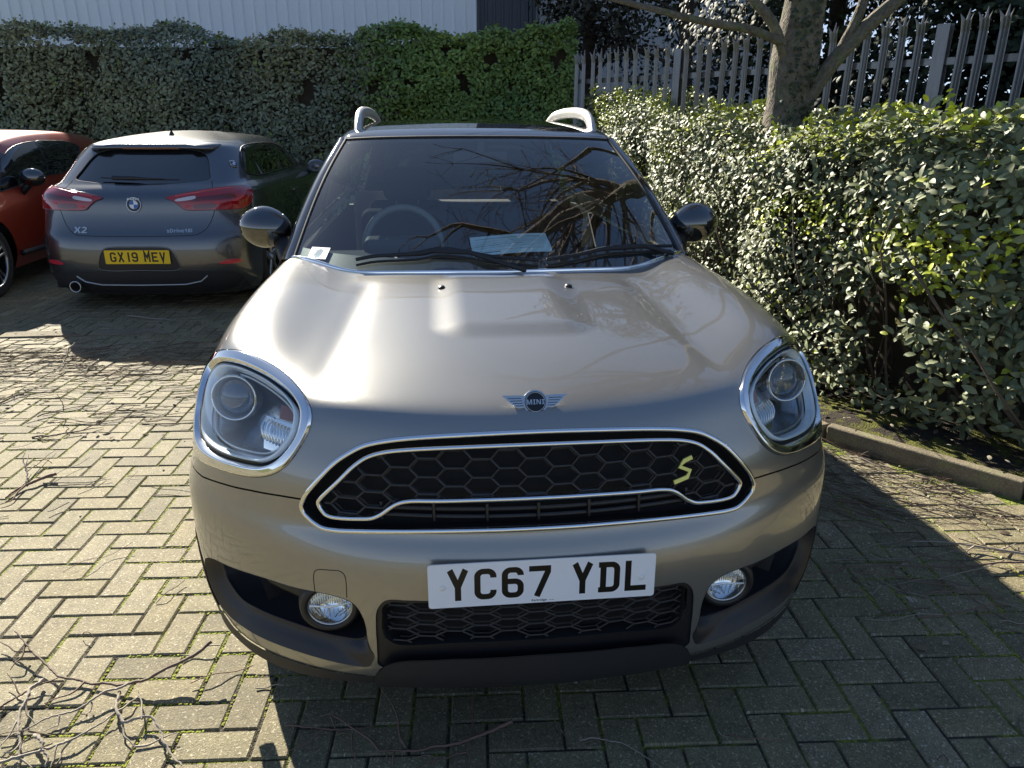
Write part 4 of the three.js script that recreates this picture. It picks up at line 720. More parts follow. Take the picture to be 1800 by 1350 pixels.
    part('grille_letter', settle(new THREE.ExtrudeGeometry(s, { depth: 0.003, bevelEnabled: true, bevelSize: 0.0012, bevelThickness: 0.001, bevelSegments: 2 }), nose, ...T.letter[0], -0.008), std([0.62, 0.57, 0.16], 0.3, 0.6), g);
  }
  // lower grille
  const lg = part('lower_grille', [panel(nose, [5, 9, 150], [1.1, 2.95, 70], (u, v) => Math.min(fF(u, v), -inside(lower)(u, v)), (u, v) => -0.004 - 0.02 * smooth(0, 0.16, fF(u, v))), wall(nose, frame, 0.001, -0.006)], M.plastic, car);
  part('grille_back', [wall(nose, lower, -0.02, -0.06), patch(nose, lower, -0.06, 0.08)], M.void, lg);
  part('honeycomb', [...honeycomb(nose, lower, [-0.4, 0.4, 0.36, 0.56], 0.066, 0.034, 0.036, -0.028, 0.0024), ...honeycomb(nose, lower, [-0.4, 0.4, 0.357, 0.56], 0.066, 0.034, 0.036, -0.045, 0.002)], std([0.017, 0.017, 0.019], 0.42), lg);
  // headlights, fog lamps, intakes: one side, then its mirror image
  for (const side of [0, 1]) {
    const S = l => side ? flip(l, 14) : l, S1 = p => side ? [14 - p[0], p[1]] : p, C = S1(hc), sg = side ? 1 : -1;
    const ho = S(HO), hi = S(HI);
    const ring = []; for (let k = 0; k <= 8; k++) ring.push(ringOn(nose, mix(ho, hi, k / 8), k === 0 ? -0.003 : k === 8 ? -0.006 : 0.002 + 0.0065 * Math.min(1, 1.7 * Math.sin(Math.PI * (0.06 + 0.88 * k / 8)))));
    const hl = part('headlight', [rings([ringOn(nose, hi, -0.004), ringOn(nose, toward(hi, C, 0.985), -0.012), ringOn(nose, toward(hi, C, 0.955), -0.012), ringOn(nose, toward(hi, C, 0.95), -0.03)])], M.plastic, car);
    part('chrome_ring', rings(ring), M.chrome, hl);
    const k1 = toward(hi, C, 0.95), bowl = (k, o) => ringOn(nose, toward(hi, C, k), o);
    part('housing', [rings([bowl(0.95, -0.014), bowl(0.88, -0.03), bowl(0.82, -0.055), bowl(0.72, -0.085), bowl(0.4, -0.11), bowl(0.02, -0.115)])], std([0.46, 0.48, 0.51], 0.2, 0.92), hl);
    part('light_guide', [rings([bowl(0.945, -0.012), bowl(0.925, -0.004), bowl(0.895, -0.003), bowl(0.87, -0.012), bowl(0.855, -0.028)])], phys([0.84, 0.90, 0.93], 0.25, 0.1, { clearcoat: 1, clearcoatRoughness: 0.02 }), hl);
    part('light_guide', [trim(nose, toward(hi, C, 0.80), 0.006, 0.005, -0.036)], M.satin, hl);
    part('lens_cover', panel(nose, [Math.min(...k1.map(p => p[0])) - 0.05, Math.max(...k1.map(p => p[0])) + 0.05, 70], [Math.min(...k1.map(p => p[1])) - 0.05, Math.max(...k1.map(p => p[1])) + 0.05, 60], inside(toward(hi, C, 0.962)), (u, v) => -0.004 + 0.016 * Math.sqrt(Math.max(0, Math.min(1, inside(toward(hi, C, 0.962))(u, v) * 1.3)))), M.clear, hl);
    const ps = nose.at(...S1([2.05, 6.38]), -0.048).p, aim = V3(sg * 0.16, 0.16, 1).normalize(), turnTo = new THREE.Matrix4().makeBasis(...(() => { const x = V3(0, 1, 0).cross(aim).normalize(); return [x, aim.clone().cross(x), aim]; })()).setPosition(...ps);
    const lathe = pts => new THREE.LatheGeometry(pts.map(p => new THREE.Vector2(...p)), 48).rotateX(Math.PI / 2);
    const big = l => l.map(p => [p[0] * 1.13, p[1]]); const pr = part('projector', lathe(big([[0.036, -0.03], [0.042, -0.012], [0.046, 0.0], [0.0485, 0.010], [0.052, 0.012], [0.0535, 0.008], [0.0535, -0.02], [0.05, -0.045]])).applyMatrix4(turnTo), M.chrome, hl);
    part('projector_lens', new THREE.SphereGeometry(0.0485, 40, 20, 0, 6.2832, 0, 1.45).scale(1, 0.62, 1).rotateX(Math.PI / 2).translate(0, 0, -0.018).applyMatrix4(turnTo), phys([0.10, 0.12, 0.16], 0.02, 0.0, { clearcoat: 1, clearcoatRoughness: 0.0, specularIntensity: 1 }), pr);
    part('shroud', lathe([[0.0600, 0.0], [0.066, -0.02], [0.07, -0.05], [0.07, -0.08]]).applyMatrix4(turnTo), M.darkMetal, hl);
    const ribs = []; for (let k = 0; k < 11; k++) { const l = []; for (let j = 0; j <= 5; j++) l.push(nose.at(...S1([3.12 + k * 0.075, 5.75 + 0.55 * j / 5 - 0.012 * k]), -0.05 + 0.012 * Math.sin(j * 0.6)).p); ribs.push(tube(l, 0.0028, 5)); }
    part('ribbed_reflector', [...ribs, panel(nose, side ? [10.05, 10.95, 8] : [3.05, 3.95, 8], [5.5, 6.35, 8], inside(toward(hi, C, 0.85)), -0.056)], M.mirrorMetal, hl);
    part('indicator', panel(nose, side ? [10.15, 10.6, 6] : [3.4, 3.85, 6], [6.4, 6.85, 6], inside(toward(hi, C, 0.84)), -0.052), M.amber, hl);
    // intake with fog lamp
    const sc = S(scoop), pk = S(pocket), cS = pk.reduce((a, p) => [a[0] + p[0] / pk.length, a[1] + p[1] / pk.length], [0, 0]);
    const A = polar(sc, cS, 150), B = polar(pk, cS, 150).map((p, i) => { const d = Math.hypot(p[0] - cS[0], p[1] - cS[1]), D = Math.hypot(A[i][0] - cS[0], A[i][1] - cS[1]); return d > D * 0.975 ? [cS[0] + (p[0] - cS[0]) * D * 0.975 / d, cS[1] + (p[1] - cS[1]) * D * 0.975 / d] : p; });
    const dish = []; for (let k = 0; k <= 6; k++) { const t = k / 6; dish.push(ringOn(nose, mix(A, B, t), 0.001 - 0.03 * smooth(0, 1, t) - (k ? 0.004 : 0))); }
    const inlet = part('intake', [rings(dish)], M.plastic, car);
    part('pocket', rings([ringOn(nose, B, -0.034), ringOn(nose, toward(B, cS, 0.985), -0.06), ringOn(nose, toward(B, cS, 0.95), -0.12), ringOn(nose, toward(B, cS, 0.5), -0.13), ringOn(nose, toward(B, cS, 0.02), -0.13)]), M.plasticRough, inlet);
    part('pocket_edge', trim(nose, B, 0.006, 0.004, -0.034), M.plastic, inlet);
    const fp = V3(sg * 0.497, 0.437, -0.125), fog = part('fog_lamp', new THREE.TorusGeometry(0.062, 0.012, 12, 48).scale(1, 0.96, 1).translate(fp.x, fp.y, fp.z - 0.004), M.plastic, car);
    part('bezel', new THREE.TorusGeometry(0.0535, 0.0035, 10, 48).scale(1, 0.96, 1).translate(fp.x, fp.y, fp.z), M.satin, fog);
    const disc = new THREE.CircleGeometry(0.053, 40), dp = []; 
    const bowlG = new THREE.LatheGeometry([[0.0, -0.035], [0.02, -0.031], [0.036, -0.020], [0.047, -0.008], [0.052, 0]].map(p => new THREE.Vector2(...p)), 40).rotateX(Math.PI / 2).scale(1, 0.96, 1).translate(fp.x, fp.y, fp.z);
    part('reflector', bowlG, M.mirrorMetal, fog);
    const flutes = []; for (let k = -8; k <= 8; k++) { const x = k * 0.0055, hgt = Math.sqrt(Math.max(0, 0.05 * 0.05 - x * x)) * 0.96; if (hgt > 0.012) { flutes.push(tube([[fp.x + x, fp.y + 0.006, fp.z - 0.004], [fp.x + x, fp.y + hgt * 0.5, fp.z - 0.001], [fp.x + x, fp.y + hgt, fp.z - 0.006]], 0.0019, 4)); if (k % 2) flutes.push(tube([[fp.x + x, fp.y - 0.012, fp.z - 0.008], [fp.x + x, fp.y - hgt, fp.z - 0.012]], 0.0013, 4)); } }
    flutes.push(tube([[fp.x - 0.049, fp.y - 0.004 * sg, fp.z - 0.002], [fp.x, fp.y, fp.z + 0.002], [fp.x + 0.049, fp.y + 0.006 * -sg, fp.z - 0.002]], 0.0028, 5));
    part('lens_flutes', flutes, phys([0.85, 0.87, 0.88], 0.12, 0.6), fog);
    part('lens', new THREE.SphereGeometry(0.1, 30, 10, 0, 6.2832, 0, 0.56).rotateX(Math.PI / 2).scale(1, 0.96, 1).translate(fp.x, fp.y, fp.z - 0.084), M.clear, fog);
    part('lamp_pod', new THREE.LatheGeometry([[0.064, 0.004], [0.074, -0.004], [0.078, -0.02], [0.08, -0.06]].map(p => new THREE.Vector2(...p)), 40).rotateX(Math.PI / 2).translate(fp.x, fp.y, fp.z), M.plasticRough, fog);
    // fins of the intake beside the fog lamp
    const at = (x, y, o) => nose.at(...S1(solveXY(nose, -x, y, 7 - x / 0.16, (y - 0.22) / 0.12)), o).p;
    part('intake_fin', rings([[at(0.735, 0.535, -0.036), at(0.725, 0.46, -0.05), at(0.70, 0.385, -0.052)], [at(0.72, 0.535, -0.1), at(0.71, 0.46, -0.1), at(0.69, 0.385, -0.1)]], false), M.plastic, inlet);
    const xs = [0.70, 0.66, 0.62, 0.585, 0.565]; part('intake_shelf', rings([[0, -0.062], [-0.022, -0.054], [-0.036, -0.062], [-0.05, -0.09]].map(([dy, o]) => xs.map(x => at(x, 0.455 + 0.12 * (x - 0.6) + dy, o))), false), M.plastic, inlet);
  }
  // number plate
  const [pf, pb] = plateGeo(0.52, 0.111), pl = part('number_plate', pb, M.white, car, 'white front number plate'); pl.position.set(0.004, 0.566, 0.003); pl.rotation.x = -0.04;
  part('plate_print', pf, std([1, 1, 1], 0.28, 0, { map: plateTexture('YC67 YDL', '#e9ecf1', 'Partridge') }), pl, 'black characters YC67 YDL');
  for (const x of [-0.228, 0.228]) part('plate_screw', new THREE.SphereGeometry(0.0075, 16, 8, 0, 6.2832, 0, 1.57).rotateX(Math.PI / 2).scale(1, 1, 0.5).translate(x, -0.004, 0.003), M.white, pl);
  // bonnet badge
  { const s = new THREE.Shape(), w = [[0, 0.013], [0.036, 0.0165], [0.075, 0.0175], [0.056, -0.001], [0.046, -0.009], [0.040, -0.012], [0.024, -0.0115], [0, -0.012]]; const o = [...w, ...w.slice(1, -1).map(p => [-p[0], p[1]]).reverse()]; o.forEach((p, i) => i ? s.lineTo(...p) : s.moveTo(...p));
    const BD = [{ at: () => ({ p: nose.at(7, 7.5, 0.006).p, n: [0, 0.53, 0.85] }) }, 0, 0, 0];
    const b = part('bonnet_badge', [settle(new THREE.ExtrudeGeometry(s, { depth: 0.003, bevelEnabled: true, bevelSize: 0.001, bevelThickness: 0.001, bevelSegments: 2 }), ...BD), settle(new THREE.CylinderGeometry(0.0285, 0.0295, 0.006, 48).rotateX(Math.PI / 2).translate(0, 0, 0.003), ...BD)], M.satin, car);
    part('badge_disc', settle(new THREE.CylinderGeometry(0.0245, 0.0245, 0.002, 48).rotateX(Math.PI / 2).translate(0, 0, 0.0068), ...BD), std([0.008, 0.008, 0.012], 0.2), b);
    part('badge_ring', settle(new THREE.TorusGeometry(0.0222, 0.0008, 8, 48).translate(0, 0, 0.0078), ...BD), M.satin, b);
    part('badge_letters', settle(lettering('MINI', 0.0115, 0.0012, 1.08).translate(0, 0, 0.0078), ...BD), M.satin, b);
    const fe = []; for (const sg of [-1, 1]) for (let k = 0; k < 4; k++) fe.push(box(0.03 - k * 0.004, 0.0016, 0.001, sg * (0.047 - k * 0.0035), 0.010 - k * 0.0058, 0.0042)); part('badge_feathers', settle(merge(fe), ...BD), M.darkMetal, b); }
  for (const u of [6.0, 8.08]) part('washer_jet', settle(new THREE.SphereGeometry(0.011, 14, 8).scale(1.1, 1.3, 0.62), nose, u, 11.1, 0.002), M.plastic, car);
  // windscreen, its seal, scuttle and chrome strip
  part('windscreen', panel(screenGlass, [0.02, 7.98, 60], [0, 3, 40], null), M.glass, car);
  const frit = (u, v) => Math.max(0.16 - u, u - 7.84, v - 2.9, 0.34 - v);
  part('screen_edge', panel(screenGlass, [0.02, 7.98, 200], [0, 3, 120], frit, -0.004), M.plastic, car);
  part('screen_seal', trim(screenGlass, [...Array(41)].map((_, i) => [0.02, 3 * i / 40]).concat([...Array(40)].map((_, i) => [0.02 + 7.96 * (i + 1) / 40, 3])).concat([...Array(40)].map((_, i) => [7.98, 3 - 3 * (i + 1) / 40])), 0.016, 0.006, 0, false), M.rubber, car);
  part('screen_strip', trim(nose, [...Array(90)].map((_, i) => { const u = 1.78 + (14 - 3.56) * i / 89; return [u, rear(u) + 0.01]; }), 0.017, 0.01, -0.001, false), M.chrome, car);
  part('scuttle', panel(nose, [1.8, 12.2, 60], [11.7, 13, 14], null, -0.022), M.plastic, car);
  for (const [line, lift] of [[T.wiperA, 0], [T.wiperB, 0]]) {
    const pts = spline(line, 24).map(p => screenGlass.at(p.x, p.y, 0.018).p);
    const w = part('wiper', [tube(pts, t => 0.007 + 0.005 * Math.exp(-Math.pow((t - 0.45) / 0.16, 2)), 6)], M.plasticRough, car);
    part('wiper_blade', tube(spline(line, 24).map(p => screenGlass.at(p.x, Math.max(0.12, p.y - 0.05), 0.006).p), 0.005, 4), M.rubber, w);
    part('wiper_arm', tube([pts[10], pts[15], screenGlass.at(spline(line, 24)[22].x, 0.05, 0.03).p], 0.009, 6), M.plasticRough, w);
  }
  { const q = T.sticker, c = document.createElement('canvas'); c.width = 256; c.height = 192; const x = c.getContext('2d'); x.fillStyle = '#d9d6e0'; x.fillRect(0, 0, 256, 192); x.fillStyle = '#8a8694'; let sx = 40; for (let k = 0; k < 22; k++) { const w = 2 + (k * 7 % 5); x.fillRect(sx, 40 + (k % 7 === 0 ? -8 : 0), w, 100); sx += w + 2 + (k * 5 % 4); } const t = new THREE.CanvasTexture(c); t.colorSpace = THREE.SRGBColorSpace;
    const P = q.map(p => screenGlass.at(...p, 0.0012).p); part('windscreen_label', soup([...P[3], ...P[2], ...P[1], ...P[0]], null, [0, 0, 1, 0, 1, 1, 0, 1], [0, 1, 2, 0, 2, 3]), std([1, 1, 1], 0.6, 0, { map: t }), car, 'small pale barcode label stuck in the lower corner of the windscreen'); }
  // roof, pillars, rails
  part('roof', panel(roofTop, [0, 10, 70], [0, 6, 60], null), M.blackGloss, car);
  part('headliner', panel(roofTop, [0.6, 9.4, 30], [0.25, 5.8, 30], null, -0.035), M.headliner, car);
  for (const e of [0, 8]) {
    const sg = e ? 1 : -1, A = [], B = [], C = [], D = [];
    for (let k = 0; k <= 24; k++) { const v = 3 * k / 24, p = screenGlass.at(e, v).p, f = k / 24; A.push([p[0] - sg * 0.006, p[1] + 0.002, p[2] + 0.004]); B.push([p[0] + sg * (0.02 - 0.004 * f), p[1] + 0.012, p[2] - 0.008]); C.push([p[0] + sg * (0.048 - 0.008 * f), p[1] + 0.004, p[2] - 0.045]); D.push([p[0] + sg * (0.056 - 0.006 * f), p[1] - 0.02, p[2] - 0.10]); }
    part('windscreen_pillar', rings([A, B, C, D], false), M.blackGloss, car);
    const rail = spline([[sg * 0.553, 1.47, -2.27], [sg * 0.555, 1.52, -2.31], [sg * 0.557, 1.56, -2.40], [sg * 0.56, 1.58, -2.56], [sg * 0.565, 1.588, -2.9], [sg * 0.565, 1.582, -3.25], [sg * 0.56, 1.555, -3.6], [sg * 0.552, 1.46, -3.95]], 44);
    const rg = rings(rail.map((p, i) => [...Array(10)].map((_, k) => { const a = k / 10 * 6.2832, fl = 1 + 1.1 * Math.exp(-i * 0.35) + 1.1 * Math.exp(-(44 - i) * 0.35); return [p.x + Math.cos(a) * 0.021, p.y + Math.sin(a) * 0.028 - 0.008, p.z + Math.sin(a) * 0.024 * (fl - 1) * 1.2]; })));
    part('roof_rail', rg, M.alu, car);
  }
  // flanks, windows, tail
  for (const sg of [-1, 1]) {
    const E = [...Array(14)].map((_, v) => nose.at(0, v).p), rows = E.map(p => [[-sg * p[0] * -1 * 1, p[1], p[2]], ...[[.906, -1.75], [.912, -2.4], [.91, -3.2], [.885, -3.9], [.80, -4.2]].map(([x, z]) => [-x + (1 - Math.min(1, (p[1] - .22) / .15)) * 0.03, p[1], Math.min(z, p[2] - 0.12)])].map(q => [sg * Math.abs(q[0]), q[1], q[2]]));
    const flank = new Surf(rows), rearArch = p => Math.hypot(p[1] - 0.34, p[2] + 3.545) - 0.395;
    part('flank', panel(flank, [0, 5, 160], [0, 13, 60], (u, v, p) => Math.min(arch(p), rearArch(p)) * 8), M.champagne, car);
    part('sill_cladding', panel(flank, [0.3, 5, 120], [0, 1.6, 12], (u, v, p) => Math.min(arch(p), rearArch(p)) * 8, 0.006), M.plasticRough, car);
    const gh = new Surf([[[.896, .918, -1.58], [.906, .92, -2.2], [.91, .93, -2.9], [.90, .95, -3.6], [.86, .97, -4.1]], [[.85, .99, -1.56], [.858, 1.0, -2.2], [.86, 1.01, -2.9], [.85, 1.03, -3.6], [.81, 1.04, -4.12]], [[.80, 1.045, -1.55], [.81, 1.055, -2.2], [.815, 1.065, -2.9], [.805, 1.08, -3.6], [.765, 1.09, -4.13]], [[.755, 1.2, -1.76], [.765, 1.21, -2.3], [.77, 1.22, -2.95], [.76, 1.23, -3.6], [.725, 1.23, -4.13]], [[.672, 1.37, -2.08], [.686, 1.4, -2.45], [.70, 1.4, -3.0], [.69, 1.38, -3.6], [.655, 1.33, -4.1]]].map(r => (sg > 0 ? r : r.map(q => [-q[0], q[1], q[2]]))));
    part('shoulder', panel(gh, [0, 4, 30], [0, 2, 16], null), M.champagne, car);
    part('side_window', panel(gh, [0.1, 3.4, 30], [2, 4, 16], null, -0.004), M.tinted, car);
    part('door_pillars', [panel(gh, [1.72, 1.95, 4], [2, 4, 10], null), panel(gh, [3.1, 4, 8], [2, 4, 10], null), panel(gh, [0, 4, 20], [3.85, 4, 2], null, 0.002), panel(gh, [0, 0.28, 4], [2, 4, 10], null, 0.002)], M.blackGloss, car);
    // mirror
    const mx = sg * 0.905, mc = V3(mx, 1.128, -1.75), cap = new THREE.SphereGeometry(1, 48, 32); { const p = cap.attributes.position; for (let i = 0; i < p.count; i++) { const x = p.getX(i), y = p.getY(i), z = p.getZ(i), k = z < 0 ? 0.35 : 1; p.setXYZ(i, x * 0.107 * (1 - 0.10 * y * y), y * 0.085 * (1 + 0.05 * x * sg), z * 0.085 * k); } cap.computeVertexNormals(); }
    const mir = part('door_mirror', cap.rotateY(sg * 0.12).rotateZ(sg * 0.05).translate(mc.x, mc.y, mc.z), M.blackGloss, car);
    part('mirror_stalk', [tube(spline([[sg * 0.80, 1.0, -1.66], [sg * 0.825, 1.045, -1.70], [sg * 0.85, 1.085, -1.75]], 10), t => 0.045 - 0.008 * t, 14).scale(1, 1, 1)], M.plastic, mir);
    part('mirror_glass', new THREE.CircleGeometry(0.09, 32).scale(1, 0.75, 1).rotateY(Math.PI).translate(mc.x, mc.y, mc.z - 0.031), M.chrome, mir);
    for (const z of [-0.875, -3.545]) {
      const tyre = new THREE.LatheGeometry([[0.22, -0.1], [0.29, -0.112], [0.325, -0.1], [0.338, -0.07], [0.338, 0.07], [0.325, 0.1], [0.29, 0.112], [0.22, 0.1]].map(p => new THREE.Vector2(...p)), 48).rotateZ(Math.PI / 2).translate(sg * 0.745, 0.338, z);
      const w = part('wheel', [new THREE.CylinderGeometry(0.225, 0.225, 0.13, 40).rotateZ(Math.PI / 2).translate(sg * 0.735, 0.338, z)], M.darkMetal, car); part('tyre', tyre, M.rubber, w);
      const sp = []; for (let k = 0; k < 5; k++) sp.push(rbox(0.025, 0.21, 0.06, 0.01, 0, 0.11, 0).rotateX(k * 1.2566).translate(sg * 0.825, 0.338, z)); part('rim', sp, M.satin, w);
    }
    part('wheel_arch', [tube([...Array(25)].map((_, k) => { const a = -0.3 + k / 24 * 3.74; return [sg * 0.86, Math.max(0.2, 0.34 + 0.405 * Math.sin(a)), -0.875 + 0.405 * Math.cos(a)]; }), 0.022, 6), tube([...Array(25)].map((_, k) => { const a = -0.3 + k / 24 * 3.74; return [sg * 0.86, Math.max(0.2, 0.34 + 0.405 * Math.sin(a)), -3.545 + 0.405 * Math.cos(a)]; }), 0.022, 6)], M.plasticRough, car);
  }
  part('tailgate', [rings([[-.8, -.4, 0, .4, .8].map(x => [x, .25, -4.2 - .09 * (1 - x * x)]), [-.82, -.4, 0, .4, .82].map(x => [x, .7, -4.2 - .12 * (1 - x * x)]), [-.78, -.4, 0, .4, .78].map(x => [x, 1.05, -4.16 - .1 * (1 - x * x)])], false)], M.champagne, car);
  part('rear_window', rings([[-.72, 0, .72].map(x => [x, 1.05, -4.16 - .09 * (1 - x * x)]), [-.62, 0, .62].map(x => [x, 1.42, -4.16])], false), M.tinted, car);
  part('underbody', [box(1.5, 0.1, 3.6, 0, 0.24, -2.15), box(1.15, 0.55, 0.3, 0, 0.55, -0.75), box(1.46, 0.6, 0.04, 0, 0.62, -1.36)], M.void, car);
  // cabin
  part('dashboard', [rings([[-.70, -.4, 0, .4, .70].map(x => [x, 0.985, -1.45 - 0.16 * x * x * 1.6]), [-.70, -.4, 0, .4, .70].map(x => [x, 1.0, -1.72]), [-.70, -.4, 0, .4, .70].map(x => [x, 1.0, -1.92]), [-.70, -.4, 0, .4, .70].map(x => [x, 0.93, -2.0]), [-.70, -.4, 0, .4, .70].map(x => [x, 0.6, -2.0])], false), rbox(0.34, 0.07, 0.14, 0.03, -0.36, 1.02, -1.93)], std([0.022, 0.023, 0.026], 0.6), car);
  const sw = part('steering_wheel', new THREE.TorusGeometry(0.178, 0.0165, 14, 60), M.beige, car); sw.position.set(-0.365, 0.985, -2.17); sw.rotation.set(-0.42, 0, 0);
  part('wheel_hub', [rbox(0.13, 0.1, 0.05, 0.02, 0, -0.01, 0), rbox(0.34, 0.035, 0.02, 0.008, 0, 0, 0), rbox(0.04, 0.17, 0.02, 0.008, 0, -0.09, 0)], M.plastic, sw);
  const seat = (x, z, w, y0, y1, hr) => { const t = part('seat', [rbox(w, y1 - y0, 0.13, 0.05, 0, 0, 0, 4).rotateX(0.2).translate(x, (y0 + y1) / 2, z), rbox(w, 0.14, 0.5, 0.05, x, y0 - 0.02, z + 0.28)], M.fabric, car); for (const hx of hr) { part('headrest', rbox(0.26, 0.17, 0.10, 0.045, x + hx, y1 + 0.115, z - 0.05, 4), M.fabric, t); part('headrest_rods', [tube([[x + hx - 0.06, y1 - 0.02, z - 0.05], [x + hx - 0.06, y1 + 0.06, z - 0.05]], 0.006, 6), tube([[x + hx + 0.06, y1 - 0.02, z - 0.05], [x + hx + 0.06, y1 + 0.06, z - 0.05]], 0.006, 6)], M.chrome, t); } return t; };
  seat(-0.36, -2.78, 0.5, 0.5, 1.09, [0]); seat(0.36, -2.78, 0.5, 0.5, 1.09, [0]); seat(0, -3.6, 1.25, 0.5, 1.05, [-0.36, 0.36]);
  part('cabin_floor', [box(1.5, 0.04, 2.9, 0, 0.34, -2.9), box(0.03, 0.62, 2.6, -0.8, 0.66, -2.8), box(0.03, 0.62, 2.6, 0.8, 0.66, -2.8)], M.fabric, car);
  part('rear_view_mirror', [rbox(0.25, 0.07, 0.03, 0.02, 0.0, 1.385, -2.06), box(0.03, 0.07, 0.05, 0, 1.43, -2.05)], M.plastic, car);
  part('antenna_fin', new THREE.ConeGeometry(0.03, 0.06, 12).scale(0.6, 1, 2).translate(0, 1.53, -4.0), M.blackGloss, car);
}
{ // papers left on the dashboard
  const g = new THREE.PlaneGeometry(0.34, 0.2, 14, 8).rotateX(-Math.PI / 2), p = g.attributes.position; for (let i = 0; i < p.count; i++) p.setY(i, 0.008 + 0.012 * Math.sin(p.getX(i) * 9 + 1) * Math.max(0, 1 - Math.abs(p.getZ(i)) * 5) + 0.004 * Math.sin(p.getZ(i) * 30)); g.computeVertexNormals();
  const c = document.createElement('canvas'); c.width = 512; c.height = 320; const x = c.getContext('2d'); x.fillStyle = '#dfeeea'; x.fillRect(0, 0, 512, 320); x.fillStyle = '#4a5557'; for (let k = 0; k < 6; k++) x.fillRect(30, 40 + k * 44, 440 - (k * 97 % 160), k % 3 ? 3 : 6); x.fillRect(30, 280, 150, 12);
  const t = new THREE.CanvasTexture(c); t.colorSpace = THREE.SRGBColorSpace;
  const s = part('paper_sheet', g, std([1, 1, 1], 0.6, 0, { map: t })); s.position.set(-0.01, 1.028, -3.24); s.rotation.set(0.26, 0.12, 0); tag(s, 'pale printed sheets of paper lying on the dashboard behind the windscreen', 'paper');
}

